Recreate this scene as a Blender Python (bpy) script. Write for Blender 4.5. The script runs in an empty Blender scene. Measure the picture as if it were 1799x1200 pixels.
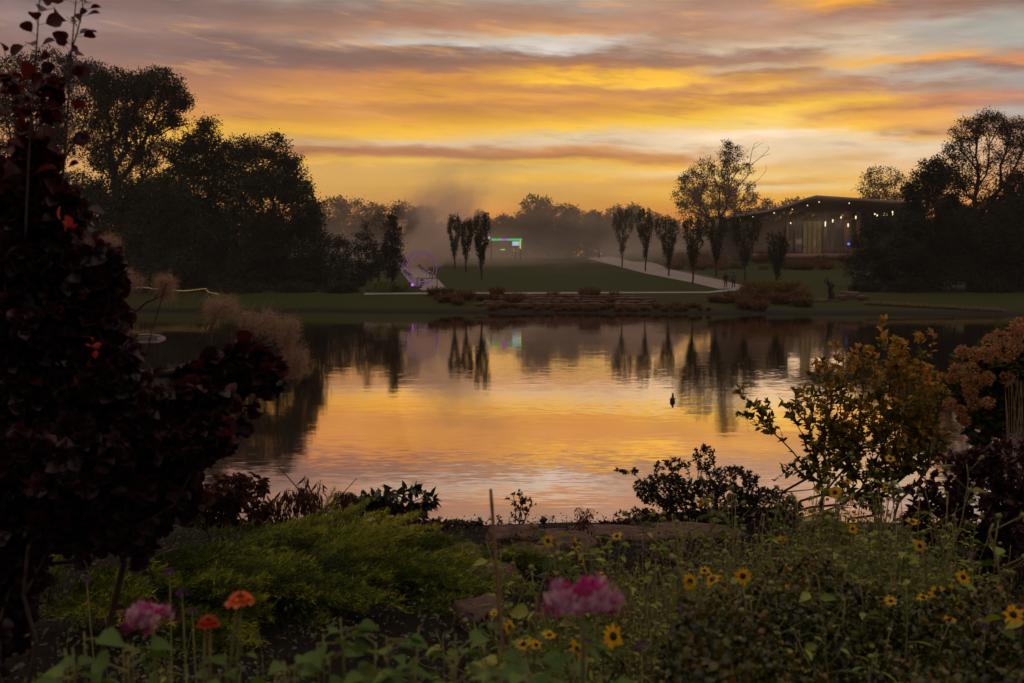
import bpy, math, random
import numpy as np
from mathutils import Vector, Matrix

# ------------------------------------------------------------------ camera, sky, sun, exposure
SC = bpy.context.scene
COL = SC.collection
CAMZ, FPX, HOR = 4.34, 1750.0, 470.0
PITCH = math.atan2(600.0 - HOR, FPX)
cd = bpy.data.cameras.new('camera'); cam = bpy.data.objects.new('camera', cd); COL.objects.link(cam)
cam.location = (0, 0, CAMZ); cam.rotation_euler = (math.pi / 2 - PITCH, 0, 0)
cd.sensor_width = 36; cd.lens = 36 * FPX / 1799; cd.clip_start = 0.05; cd.clip_end = 6000
cd.dof.use_dof = True; cd.dof.focus_distance = 13.0; cd.dof.aperture_fstop = 4.0
SC.camera = cam
SC.view_settings.view_transform = 'Standard'; SC.view_settings.look = 'None'
SC.view_settings.exposure = 0.0; SC.view_settings.gamma = 1.0
cy = SC.cycles
cy.max_bounces = 6; cy.diffuse_bounces = 2; cy.glossy_bounces = 3; cy.transmission_bounces = 3
cy.transparent_max_bounces = 8; cy.volume_bounces = 4; cy.sample_clamp_indirect = 4.0
cy.volume_max_steps = 48; cy.volume_step_rate = 1.0
cy.use_denoising = True

def lin(c):
    r = []
    for v in c:
        v = v / 255.0
        r.append(v / 12.92 if v <= 0.04045 else ((v + 0.055) / 1.055) ** 2.4)
    return tuple(r)

def ray(px, py):
    x = (px - 899.5) / FPX; v = -(py - 600.0) / FPX
    c, s = math.cos(PITCH), math.sin(PITCH)
    return np.array([x, c + v * s, v * c - s])

def P(px, py, D):
    r = ray(px, py)
    return np.array([0, 0, CAMZ]) + r * (D / r[1])

SUN_AZ = math.atan2(1380 - 900, FPX)      # the glow sits to the right of the view
SUN_EL = math.radians(2.2)

class NT:
    """small helper for writing node trees"""
    def __init__(s, tree): s.t = tree; s.n = tree.nodes; s.l = tree.links
    def new(s, typ, **kw):
        n = s.n.new(typ)
        for k, v in kw.items(): setattr(n, k, v)
        return n
    def put(s, sock, v):
        if isinstance(v, bpy.types.NodeSocket): s.l.new(v, sock)
        elif v is not None: sock.default_value = v
    def m(s, op, a, b=None, c=None, clamp=False):
        n = s.new('ShaderNodeMath', operation=op); n.use_clamp = clamp
        s.put(n.inputs[0], a); s.put(n.inputs[1], b); s.put(n.inputs[2], c)
        return n.outputs[0]
    def vm(s, op, a, b=None, scale=None):
        n = s.new('ShaderNodeVectorMath', operation=op)
        s.put(n.inputs[0], a); s.put(n.inputs[1], b)
        if scale is not None: s.put(n.inputs['Scale'], scale)
        return n.outputs['Value'] if op in ('LENGTH', 'DOT_PRODUCT') else n.outputs[0]
    def comb(s, x, y, z):
        n = s.new('ShaderNodeCombineXYZ'); s.put(n.inputs[0], x); s.put(n.inputs[1], y); s.put(n.inputs[2], z); return n.outputs[0]
    def sep(s, v):
        n = s.new('ShaderNodeSeparateXYZ'); s.put(n.inputs[0], v); return n.outputs
    def noise(s, vec, scale, detail=3, rough=0.5, color=False):
        n = s.new('ShaderNodeTexNoise'); s.put(n.inputs['Vector'], vec)
        s.put(n.inputs['Scale'], scale); s.put(n.inputs['Detail'], detail); s.put(n.inputs['Roughness'], rough)
        return n.outputs['Color' if color else 'Fac']
    def mix(s, f, a, b, mode='MIX'):
        n = s.new('ShaderNodeMix', data_type='RGBA', blend_type=mode)
        s.put(n.inputs[0], f); s.put(n.inputs[6], a if not isinstance(a, tuple) else a[:3] + (1,))
        s.put(n.inputs[7], b if not isinstance(b, tuple) else b[:3] + (1,)); return n.outputs[2]
    def ramp(s, f, stops, interp='LINEAR'):
        n = s.new('ShaderNodeValToRGB'); s.put(n.inputs[0], f); r = n.color_ramp; r.interpolation = interp
        while len(r.elements) > 1: r.elements.remove(r.elements[-1])
        r.elements[0].position = stops[0][0]; r.elements[0].color = stops[0][1][:3] + (1,)
        for p, c in stops[1:]:
            e = r.elements.new(p); e.color = c[:3] + (1,)
        return n.outputs[0]
    def smooth(s, v, a, b):
        n = s.new('ShaderNodeMapRange', interpolation_type='SMOOTHSTEP')
        s.put(n.inputs[0], v); n.inputs[1].default_value = a; n.inputs[2].default_value = b
        return n.outputs[0]

SKY = {
 60:  [(0,(128,106,106)),(30,(152,128,124)),(60,(142,114,108)),(100,(150,115,104)),(140,(160,118,100)),(200,(180,125,95)),(260,(205,145,92)),(300,(220,165,100)),(400,(200,140,90))],
 330: [(0,(132,108,103)),(25,(138,112,106)),(48,(160,126,112)),(75,(142,113,106)),(98,(137,109,102)),(125,(165,122,102)),(155,(192,132,95)),(180,(205,140,85)),(205,(212,150,80)),(220,(238,175,68)),(240,(236,180,80)),(262,(212,156,92)),(285,(222,165,85)),(330,(214,158,88)),(400,(205,135,85))],
 560: [(0,(150,132,122)),(18,(140,112,100)),(40,(158,120,102)),(55,(186,138,112)),(68,(160,130,115)),(90,(134,106,97)),(115,(140,106,96)),(132,(196,132,94)),(150,(208,142,80)),(166,(228,160,76)),(182,(206,140,80)),(200,(214,148,78)),(218,(228,160,70)),(234,(245,186,66)),(246,(214,160,88)),(254,(208,176,130)),(262,(176,118,84)),(272,(170,112,80)),(282,(240,186,82)),(292,(214,165,92)),(330,(216,164,86)),(375,(220,150,82))],
 740: [(0,(168,146,130)),(20,(172,128,106)),(45,(182,132,106)),(60,(196,176,154)),(74,(200,192,182)),(84,(150,116,100)),(110,(138,104,90)),(126,(162,112,90)),(138,(222,150,72)),(155,(214,144,74)),(170,(226,158,68)),(188,(198,134,78)),(210,(226,160,66)),(230,(246,188,62)),(240,(238,186,84)),(250,(222,196,160)),(259,(186,128,90)),(272,(180,120,84)),(282,(240,190,88)),(292,(216,170,96)),(340,(214,160,82)),(375,(226,152,84))],
 1000:[(0,(178,158,144)),(20,(166,138,122)),(38,(188,138,104)),(55,(222,162,102)),(68,(216,206,192)),(86,(216,208,200)),(96,(156,122,104)),(112,(168,116,88)),(122,(226,160,66)),(136,(252,194,56)),(148,(206,142,78)),(158,(196,134,82)),(168,(226,156,66)),(186,(200,134,76)),(205,(224,160,64)),(220,(252,198,66)),(232,(232,200,140)),(246,(224,202,170)),(262,(208,146,90)),(274,(180,120,78)),(284,(240,186,76)),(300,(226,188,110)),(312,(238,182,72)),(326,(216,168,96)),(350,(218,162,78)),(375,(228,146,68))],
 1200:[(0,(178,142,118)),(22,(176,136,116)),(42,(190,144,118)),(62,(186,142,114)),(78,(194,160,136)),(92,(178,146,126)),(106,(150,116,100)),(120,(176,126,92)),(132,(248,186,62)),(142,(250,196,70)),(152,(196,134,84)),(166,(190,130,86)),(178,(232,168,66)),(192,(228,162,64)),(206,(246,194,60)),(222,(244,204,96)),(234,(236,210,176)),(256,(230,206,170)),(268,(206,148,92)),(282,(184,124,80)),(294,(240,184,78)),(304,(238,208,150)),(318,(214,156,80)),(334,(232,180,84)),(360,(226,160,68)),(385,(230,144,62))],
 1340:[(0,(174,132,112)),(22,(190,152,132)),(45,(186,146,122)),(62,(192,152,124)),(80,(210,186,160)),(98,(158,122,108)),(112,(170,126,102)),(122,(206,178,146)),(130,(170,122,96)),(146,(222,158,72)),(156,(240,186,84)),(166,(186,126,84)),(178,(216,152,72)),(190,(246,196,72)),(206,(246,206,100)),(222,(242,206,124)),(236,(255,232,206)),(250,(236,210,176)),(282,(232,204,164)),(296,(226,184,110)),(310,(236,200,130)),(322,(206,156,80)),(330,(246,220,170)),(340,(234,178,80)),(360,(232,162,66)),(385,(232,146,60))],
 1500:[(0,(246,172,66)),(10,(226,152,72)),(24,(172,128,108)),(44,(190,158,138)),(62,(200,176,150)),(82,(214,196,172)),(98,(214,184,148)),(112,(240,176,78)),(120,(214,186,152)),(132,(196,172,150)),(146,(182,128,98)),(160,(180,132,104)),(172,(226,168,88)),(184,(246,190,66)),(198,(196,132,82)),(210,(234,168,72)),(222,(250,196,80)),(236,(240,208,156)),(256,(230,208,176)),(280,(214,168,110)),(290,(230,196,150)),(314,(232,184,104)),(330,(238,200,120)),(345,(234,174,74)),(370,(232,160,68))],
 1640:[(0,(150,116,104)),(14,(166,128,112)),(32,(180,168,156)),(52,(166,160,152)),(72,(180,168,154)),(92,(196,168,140)),(104,(248,170,74)),(112,(176,124,98)),(122,(166,150,140)),(136,(190,180,168)),(150,(168,128,110)),(164,(176,150,132)),(174,(198,132,98)),(186,(176,120,92)),(198,(228,160,88)),(210,(236,172,86)),(222,(206,150,96)),(232,(160,104,80)),(240,(232,176,92)),(256,(226,204,176)),(290,(222,180,134)),(330,(224,168,100)),(370,(220,140,80))],
 1770:[(0,(140,112,102)),(20,(160,152,144)),(42,(166,166,158)),(70,(168,164,156)),(94,(176,150,134)),(103,(214,140,90)),(114,(146,110,100)),(130,(168,160,152)),(152,(166,150,142)),(170,(196,132,108)),(184,(172,140,130)),(198,(182,178,174)),(212,(170,136,124)),(240,(204,160,130)),(290,(214,164,124)),(340,(212,140,96))],
}

def sky_world():
    w = bpy.data.worlds.new('World'); SC.world = w; w.use_nodes = True
    T = NT(w.node_tree); T.n.clear()
    tc = T.new('ShaderNodeTexCoord'); d = T.sep(tc.outputs['Generated'])
    hyp = T.m('SQRT', T.m('ADD', T.m('MULTIPLY', d[0], d[0]), T.m('ADD', T.m('MULTIPLY', d[1], d[1]), 1e-5)))
    u = T.m('ARCTAN2', d[0], d[1]); v = T.m('DIVIDE', d[2], hyp)
    v = T.m('MINIMUM', v, 3.0)
    # cloud domain: long flat streaks that lean a little
    vec = T.comb(T.m('MULTIPLY', u, 5.0), T.m('ADD', T.m('MULTIPLY', v, 44.0), T.m('MULTIPLY', u, 3.0)), 0.3)
    vec2 = T.comb(T.m('MULTIPLY', u, 14.0), T.m('MULTIPLY', v, 75.0), 4.3)
    n1 = T.noise(vec, 1.0, 5, 0.55); n2 = T.noise(vec2, 1.0, 4, 0.6)
    n3 = T.noise(T.comb(T.m('MULTIPLY', u, 3.0), T.m('MULTIPLY', v, 9.0), 9.0), 1.0, 3, 0.5)
    n0 = T.noise(T.comb(T.m('MULTIPLY', u, 9.0), T.m('MULTIPLY', v, 26.0), 2.0), 1.0, 5, 0.55)
    grow_ = T.smooth(v, 0.03, 0.22)
    amp = T.m('ADD', 0.006, T.m('MULTIPLY', grow_, 0.011))
    vw = T.m('ADD', v, T.m('MULTIPLY', T.m('SUBTRACT', n1, 0.5), amp))
    vw = T.m('ADD', vw, T.m('MULTIPLY', T.m('SUBTRACT', n2, 0.5), T.m('MULTIPLY', amp, 0.8)))
    vw = T.m('ADD', vw, T.m('MULTIPLY', T.m('SUBTRACT', n0, 0.5), T.m('MULTIPLY', amp, 0.9)))
    nh = T.noise(T.comb(T.m('MULTIPLY', u, 26.0), T.m('ADD', T.m('MULTIPLY', v, 120.0), T.m('MULTIPLY', u, 6.0)), 6.0), 1.0, 7, 0.62)
    vw = T.m('ADD', vw, T.m('MULTIPLY', T.m('SUBTRACT', nh, 0.5), T.m('ADD', 0.004, T.m('MULTIPLY', grow_, 0.012))))
    uw = T.m('ADD', u, T.m('MULTIPLY', T.m('SUBTRACT', n3, 0.5), 0.10))
    uw = T.m('ADD', uw, T.m('MULTIPLY', T.m('SUBTRACT', nh, 0.5), 0.10))
    uw = T.m('ADD', uw, T.m('MULTIPLY', T.m('SUBTRACT', n0, 0.5), 0.06))
    V0, V1 = -0.03, 0.60
    fac = T.m('DIVIDE', T.m('SUBTRACT', vw, V0), V1 - V0)
    xs = sorted(SKY)
    out = None; prev = None
    for i, x in enumerate(xs):
        st = []
        for row, c in SKY[x]:
            r = ray(x, row); vv = r[2] / math.hypot(r[0], r[1])
            st.append(((vv - V0) / (V1 - V0), lin(c)))
        az = math.atan2(ray(x, 200)[0], ray(x, 200)[1])
        top = lin(SKY[x][0][1])
        st += [((0.29 - V0) / (V1 - V0), tuple(0.5 * a + 0.5 * b for a, b in zip(top, lin((170, 128, 112))))),
               ((0.33 - V0) / (V1 - V0), lin((150, 128, 124))), ((0.40 - V0) / (V1 - V0), lin((124, 112, 118))),
               ((0.58 - V0) / (V1 - V0), lin((96, 94, 106)))]
        st.sort(key=lambda e: e[0])
        c = T.ramp(fac, st)
        if out is None: out = c
        else: out = T.mix(T.smooth(uw, prev, az), out, c)
        prev = az
    # away from the glow the dusk sky is dimmer and bluer
    away = T.smooth(T.m('ABSOLUTE', u), 0.62, 2.0)
    out = T.mix(away, out, lin((88, 82, 88)))
    # fine bright and dark streaks of the cloud sheet
    tex = T.m('ADD', T.m('MULTIPLY', T.m('SUBTRACT', n2, 0.5), 0.55), T.m('MULTIPLY', T.m('SUBTRACT', n0, 0.5), 0.45))
    tex = T.m('ADD', 1.0, T.m('MULTIPLY', tex, T.m('ADD', 0.34, T.m('MULTIPLY', grow_, 0.75))))
    out = T.mix(1.0, out, T.comb(tex, tex, tex), 'MULTIPLY')
    ns1 = T.noise(T.comb(T.m('MULTIPLY', u, 9.0), T.m('ADD', T.m('MULTIPLY', v, 62.0), T.m('MULTIPLY', u, 7.0)), 12.0), 1.0, 8, 0.62)
    up_ = T.smooth(v, 0.05, 0.16)
    out = T.mix(T.m('MULTIPLY', T.smooth(ns1, .54, .66), T.m('MULTIPLY', up_, .34)), out, lin((150, 106, 86)))
    out = T.mix(T.m('MULTIPLY', T.smooth(ns1, .46, .34), T.m('MULTIPLY', up_, .34)), out, lin((240, 172, 104)))
    high = T.smooth(v, 0.5, 1.8)
    out = T.mix(high, out, lin((206, 186, 168)))
    low = T.smooth(v, -0.01, -0.06)
    out = T.mix(low, out, (0.02, 0.018, 0.015))
    ns = T.new('ShaderNodeTexSky', sky_type='NISHITA'); ns.sun_disc = False
    ns.sun_elevation = SUN_EL; ns.sun_rotation = SUN_AZ
    bg = T.new('ShaderNodeBackground'); T.put(bg.inputs[0], out); bg.inputs[1].default_value = 1.0
    bg2 = T.new('ShaderNodeBackground'); T.put(bg2.inputs[0], ns.outputs[0]); bg2.inputs[1].default_value = 0.004
    add = T.new('ShaderNodeAddShader'); T.l.new(bg.outputs[0], add.inputs[0]); T.l.new(bg2.outputs[0], add.inputs[1])
    o = T.new('ShaderNodeOutputWorld'); T.l.new(add.outputs[0], o.inputs[0])
sky_world()

sd = bpy.data.lights.new('sun', 'SUN'); sun = bpy.data.objects.new('sun', sd); COL.objects.link(sun)
sd.energy = 0.02; sd.angle = math.radians(45); sd.color = (1.0, 0.62, 0.32)
sdir = Vector((math.sin(SUN_AZ) * math.cos(SUN_EL), math.cos(SUN_AZ) * math.cos(SUN_EL), math.sin(SUN_EL)))
sun.rotation_euler = sdir.to_track_quat('Z', 'Y').to_euler()

# ------------------------------------------------------------------ materials
def mat_pbr(name, col, rough=0.8, metal=0.0, spec=0.5, noise=None, bump=0.0, nscale=6.0):
    m = bpy.data.materials.new(name); m.use_nodes = True; T = NT(m.node_tree)
    b = T.n['Principled BSDF']
    b.inputs['Roughness'].default_value = rough; b.inputs['Metallic'].default_value = metal
    b.inputs['Specular IOR Level'].default_value = spec
    geo = T.new('ShaderNodeNewGeometry')
    tc = T.new('ShaderNodeTexCoord')
    if noise:
        n = T.noise(tc.outputs['Object'], nscale, 5, 0.6)
        c = T.ramp(n, [(0.3, col), (0.7, noise)])
        T.put(b.inputs['Base Color'], c)
    else: b.inputs['Base Color'].default_value = col[:3] + (1,)
    if bump:
        n = T.noise(tc.outputs['Object'], nscale * 2.5, 6, 0.65)
        bn = T.new('ShaderNodeBump'); bn.inputs['Distance'].default_value = bump; T.put(bn.inputs['Height'], n)
        T.l.new(bn.outputs[0], b.inputs['Normal'])
    return m

def mat_leaf(name, cols, rough=0.5, trans=0.25, spec=0.4, tcol=None):
    m = bpy.data.materials.new(name); m.use_nodes = True; T = NT(m.node_tree)
    b = T.n['Principled BSDF']; out = T.n['Material Output']
    a = T.new('ShaderNodeAttribute', attribute_name='tint')
    n = len(cols)
    c = T.ramp(a.outputs['Fac'], [(i / (n - 1), cols[i]) for i in range(n)])
    T.put(b.inputs['Base Color'], c)
    b.inputs['Roughness'].default_value = rough; b.inputs['Specular IOR Level'].default_value = spec
    if trans > 0:
        tr = T.new('ShaderNodeBsdfTranslucent')
        T.put(tr.inputs[0], T.mix(1.0, c, tcol or (1.3, 1.25, 0.8), 'MULTIPLY'))
        mx = T.new('ShaderNodeMixShader'); mx.inputs[0].default_value = trans
        T.l.new(b.outputs[0], mx.inputs[1]); T.l.new(tr.outputs[0], mx.inputs[2]); T.l.new(mx.outputs[0], out.inputs[0])
    return m

def mat_emit(name, col, strength):
    m = bpy.data.materials.new(name); m.use_nodes = True; T = NT(m.node_tree)
    b = T.n['Principled BSDF']; b.inputs['Base Color'].default_value = (0.05, 0.05, 0.05, 1)
    b.inputs['Emission Color'].default_value = col[:3] + (1,); b.inputs['Emission Strength'].default_value = strength
    return m

M = {}
M['bark'] = mat_pbr('bark', (0.045, 0.032, 0.024), 0.9, noise=(0.09, 0.07, 0.05), bump=0.02, nscale=5)
M['twig'] = mat_pbr('twig', (0.05, 0.028, 0.02), 0.7, noise=(0.10, 0.06, 0.04), nscale=20)
M['greenstem'] = mat_pbr('green_stem', (0.19, 0.22, 0.06), 0.6, spec=.2, noise=(0.32, 0.26, 0.11), nscale=15)
M['reedstem'] = mat_pbr('reed_stem', (0.10, 0.055, 0.03), 0.7, noise=(0.22, 0.13, 0.07), nscale=15)
M['farleaf'] = mat_leaf('dark_tree_leaves', [(0.022, 0.027, 0.012), (0.035, 0.04, 0.016), (0.055, 0.055, 0.02)], 0.6, 0.12, 0.3)
M['autumnleaf'] = mat_leaf('autumn_tree_leaves', [(0.05, 0.035, 0.015), (0.09, 0.055, 0.02), (0.14, 0.075, 0.025)], 0.6, 0.3, 0.3)
M['hazeleaf'] = mat_leaf('distant_leaves', [(0.03, 0.03, 0.015), (0.05, 0.045, 0.02), (0.07, 0.055, 0.025)], 0.7, 0.15, 0.2)
M['alleeleaf'] = mat_leaf('upright_tree_leaves', [(0.03, 0.04, 0.013), (0.05, 0.06, 0.018), (0.085, 0.08, 0.022)], 0.55, 0.2, 0.3)
M['redgrass'] = mat_leaf('rusty_grass', [(0.10, 0.045, 0.025), (0.17, 0.08, 0.04), (0.24, 0.13, 0.07)], 0.7, 0.2, 0.2)
M['yellowleaf'] = mat_leaf('yellow_bush_leaves', [(0.10, 0.08, 0.015), (0.24, 0.14, 0.02), (0.36, 0.20, 0.02)], 0.6, 0.25, 0.3)
M['paleborder'] = mat_leaf('pale_border_blades', [(0.20, 0.14, 0.08), (0.30, 0.20, 0.12), (0.36, 0.27, 0.16)], 0.7, 0.2, 0.2)
M['limegreen'] = mat_leaf('lime_groundcover', [(0.10, 0.13, 0.02), (0.16, 0.20, 0.03), (0.22, 0.26, 0.05)], 0.7, 0.2, 0.2)
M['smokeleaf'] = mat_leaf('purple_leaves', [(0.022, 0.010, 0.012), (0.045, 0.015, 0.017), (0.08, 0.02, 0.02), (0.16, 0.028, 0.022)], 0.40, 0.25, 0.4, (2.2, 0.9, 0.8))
M['redleaf'] = mat_leaf('scarlet_leaves', [(0.35, 0.03, 0.02), (0.5, 0.05, 0.03)], 0.5, 0.4, 0.4, (1.4, 0.9, 0.8))
M['plume'] = mat_leaf('smoky_plume_hairs', [(0.40, 0.28, 0.21), (0.54, 0.38, 0.29), (0.66, 0.50, 0.38)], 0.8, 0.35, 0.1, (1.1, 0.9, 0.8))
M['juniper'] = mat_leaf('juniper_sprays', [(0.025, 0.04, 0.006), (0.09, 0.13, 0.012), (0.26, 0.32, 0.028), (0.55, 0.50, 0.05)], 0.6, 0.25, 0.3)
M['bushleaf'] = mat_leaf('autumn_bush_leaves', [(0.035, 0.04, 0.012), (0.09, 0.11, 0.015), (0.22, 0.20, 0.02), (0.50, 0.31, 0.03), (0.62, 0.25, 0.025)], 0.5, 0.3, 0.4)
M['arcleaf'] = mat_leaf('small_dark_leaves', [(0.03, 0.032, 0.012), (0.05, 0.05, 0.018), (0.09, 0.06, 0.02)], 0.4, 0.22, 0.5)
M['hydleaf'] = mat_leaf('green_leaves', [(0.04, 0.06, 0.012), (0.09, 0.12, 0.02), (0.20, 0.17, 0.03)], 0.5, 0.3, 0.25)
M['hydflower'] = mat_leaf('rusty_florets', [(0.26, 0.12, 0.055), (0.50, 0.25, 0.12), (0.66, 0.40, 0.23)], 0.7, 0.3, 0.2)
M['maroonleaf'] = mat_leaf('maroon_leaves', [(0.03, 0.01, 0.012), (0.07, 0.018, 0.022), (0.14, 0.035, 0.04)], 0.45, 0.25, 0.5)
M['meadowleaf'] = mat_leaf('meadow_leaves', [(0.025, 0.045, 0.008), (0.08, 0.13, 0.02), (0.26, 0.33, 0.05), (0.55, 0.52, 0.13)], 0.5, 0.28, 0.22)
M['coverleaf'] = mat_leaf('groundcover_leaves', [(0.010, 0.015, 0.003), (0.035, 0.05, 0.007), (0.11, 0.12, 0.015), (0.14, 0.09, 0.02), (0.24, 0.11, 0.025)], 0.25, 0.2, 0.45)
M['grassblade'] = mat_leaf('grass_blades', [(0.09, 0.13, 0.02), (0.14, 0.19, 0.03), (0.24, 0.26, 0.05)], 0.5, 0.3, 0.4)
M['broadleaf'] = mat_leaf('broad_leaves', [(0.08, 0.15, 0.03), (0.12, 0.20, 0.045), (0.22, 0.30, 0.06)], 0.5, 0.3, 0.2)
M['wiltleaf'] = mat_leaf('withered_leaves', [(0.05, 0.02, 0.014), (0.09, 0.035, 0.02), (0.13, 0.05, 0.03)], 0.7, 0.25, 0.2)
M['castorleaf'] = mat_leaf('dark_broad_leaves', [(0.025, 0.035, 0.012), (0.045, 0.055, 0.02), (0.07, 0.07, 0.03)], 0.45, 0.2, 0.5)
M['petal'] = mat_leaf('yellow_petals', [(0.92, 0.44, 0.012), (0.95, 0.56, 0.015), (0.95, 0.66, 0.03)], 0.6, 0.45, 0.2, (1.05, 1.05, 0.8))
M['disc'] = mat_pbr('seed_disc', (0.02, 0.012, 0.008), 0.9, noise=(0.05, 0.025, 0.015), bump=0.004, nscale=150)
M['pinkpetal'] = mat_leaf('pink_petals', [(0.58, 0.27, 0.42), (0.74, 0.48, 0.60), (0.85, 0.68, 0.75)], 0.5, 0.35, 0.2, (1.1, 0.95, 1.0))
M['magenta'] = mat_leaf('magenta_buds', [(0.5, 0.02, 0.20), (0.65, 0.05, 0.30)], 0.5, 0.3, 0.3, (1.2, 0.8, 1.0))
M['orangepetal'] = mat_leaf('orange_petals', [(0.72, 0.10, 0.02), (0.85, 0.17, 0.03), (0.85, 0.3, 0.12)], 0.5, 0.3, 0.3)
M['redpetal'] = mat_leaf('red_petals', [(0.45, 0.03, 0.015), (0.62, 0.05, 0.02)], 0.5, 0.3, 0.3, (1.3, 0.9, 0.8))
M['purplepetal'] = mat_leaf('purple_florets', [(0.13, 0.05, 0.14), (0.24, 0.10, 0.25)], 0.6, 0.3, 0.2, (1.1, 0.9, 1.1))
M['stone'] = mat_pbr('reddish_stone', (0.07, 0.037, 0.028), 0.9, noise=(0.26, 0.15, 0.11), bump=0.08, nscale=6)
M['wallstone'] = mat_pbr('wall_stone', (0.08, 0.04, 0.03), 0.9, noise=(0.20, 0.11, 0.08), bump=0.03, nscale=2)
M['bamboo'] = mat_pbr('bamboo', (0.16, 0.08, 0.035), 0.6, noise=(0.28, 0.15, 0.07), nscale=30)
M['path'] = mat_pbr('path_concrete', (0.30, 0.25, 0.24), 0.8, noise=(0.40, 0.34, 0.32), nscale=0.8)
M['dark'] = mat_pbr('dark_metal', (0.03, 0.027, 0.027), 0.6)
M['bronze'] = mat_pbr('dark_bronze', (0.03, 0.024, 0.02), 0.45, metal=0.6)
M['roofmetal'] = mat_pbr('roof_metal', (0.30, 0.23, 0.20), 0.5)
M['soffit'] = mat_pbr('soffit_boards', (0.24, 0.16, 0.12), 0.7, noise=(0.32, 0.22, 0.16), nscale=1)
M['plaster'] = mat_pbr('wall_plaster', (0.50, 0.41, 0.36), 0.85, noise=(0.58, 0.48, 0.42), nscale=0.6)
M['brick'] = mat_pbr('column_stone', (0.36, 0.20, 0.14), 0.85, noise=(0.42, 0.26, 0.19), nscale=1.2)
M['glass'] = mat_pbr('window_glass', (0.22, 0.21, 0.21), 0.12, spec=0.9)

def mat_glow_window():
    m = bpy.data.materials.new('lit_window'); m.use_nodes = True; T = NT(m.node_tree); b = T.n['Principled BSDF']
    tc = T.new('ShaderNodeTexCoord'); s = T.sep(tc.outputs['Object'])
    w = T.m('SINE', T.m('MULTIPLY', s[2], 14.0)); n = T.noise(tc.outputs['Object'], 1.2, 3)
    k = T.m('MULTIPLY', T.m('ADD', 0.55, T.m('MULTIPLY', w, 0.25)), T.m('ADD', n, 0.1))
    b.inputs['Base Color'].default_value = (0.05, 0.05, 0.05, 1); b.inputs['Emission Color'].default_value = (0.85, 0.55, 0.16, 1)
    T.put(b.inputs['Emission Strength'], T.m('MULTIPLY', k, 0.20)); b.inputs['Roughness'].default_value = 0.1
    return m
M['litwindow'] = mat_glow_window()
M['bulb'] = mat_emit('warm_bulb', (1.0, 0.72, 0.38), 2.0)
M['dimbulb'] = mat_emit('fairy_bulb', (1.0, 0.6, 0.18), 2.2)
M['ledgreen'] = mat_emit('green_led', (0.03, 0.55, 0.16), 1.0)
M['ledpurple'] = mat_emit('purple_led', (0.42, 0.08, 0.72), 1.0)
M['ledyellow'] = mat_emit('yellow_led', (0.62, 0.72, 0.12), 0.9)
M['screen'] = mat_emit('screen_glow', (0.55, 0.68, 0.95), 0.85)
M['bluelamp'] = mat_emit('blue_lamp', (0.05, 0.22, 1.0), 2.0)
M['violet'] = mat_emit('violet_lamp', (0.40, 0.08, 1.0), 1.8)
M['hoop'] = mat_emit('violet_hoop', (0.16, 0.07, 0.26), 0.5)
M['hooporange'] = mat_emit('amber_hoop', (0.35, 0.14, 0.07), 0.4)

# ------------------------------------------------------------------ mesh helpers
def tag(o, label=None, cat=None, group=None, kind=None):
    if label: o['label'] = label
    if cat: o['category'] = cat
    if group: o['group'] = group
    if kind: o['kind'] = kind
    return o

class MB:
    def __init__(s): s.V = []; s.F = []; s.T = []; s.n = 0
    def add(s, V, F, t=0.5):
        V = np.asarray(V, float).reshape(-1, 3)
        if len(V) == 0: return s
        if isinstance(F, np.ndarray): F = [F]
        for f in F:
            f = np.asarray(f, np.int64)
            if f.ndim == 1: f = f[None, :]
            s.F.append(f + s.n)
        s.V.append(V); s.T.append(np.broadcast_to(np.asarray(t, float), (len(V),))); s.n += len(V)
        return s
    def build(s, name, mat, parent=None, smooth=False, local=True):
        me = bpy.data.meshes.new(name)
        V = np.concatenate(s.V) if s.V else np.zeros((0, 3))
        o = bpy.data.objects.new(name, me); COL.objects.link(o)
        if parent is not None:
            o.parent = parent
            if local: V = V - np.array(parent.get('_org', (0, 0, 0)))
        nl = sum(f.size for f in s.F); nf = sum(len(f) for f in s.F)
        me.vertices.add(len(V)); me.vertices.foreach_set('co', V.astype(np.float32).ravel())
        me.loops.add(nl); me.polygons.add(nf)
        li = np.concatenate([f.ravel() for f in s.F]).astype(np.int32)
        tot = np.concatenate([np.full(len(f), f.shape[1]) for f in s.F]).astype(np.int32)
        st = np.concatenate([[0], np.cumsum(tot)[:-1]]).astype(np.int32)
        me.loops.foreach_set('vertex_index', li); me.polygons.foreach_set('loop_start', st)
        try: me.polygons.foreach_set('loop_total', tot)
        except Exception: pass
        if smooth: me.polygons.foreach_set('use_smooth', np.ones(nf, bool))
        a = me.attributes.new('tint', 'FLOAT', 'POINT')
        a.data.foreach_set('value', np.concatenate(s.T).astype(np.float32))
        me.update(calc_edges=True); me.validate()
        me.materials.append(mat)
        return o

def empty(name, loc, label=None, cat=None, group=None, kind=None):
    o = bpy.data.objects.new(name, None); COL.objects.link(o); o.location = tuple(loc)
    o['_org'] = tuple(float(v) for v in loc); o.empty_display_size = 0.1
    return tag(o, label, cat, group, kind)

def single(mb, name, mat, org, label=None, cat=None, group=None, kind=None, smooth=False):
    """one-mesh thing with its origin at org"""
    mb.V = [v - np.asarray(org) for v in mb.V]
    o = mb.build(name, mat, None, smooth); o.location = tuple(org)
    o['_org'] = tuple(float(v) for v in org)
    return tag(o, label, cat, group, kind)

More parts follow.
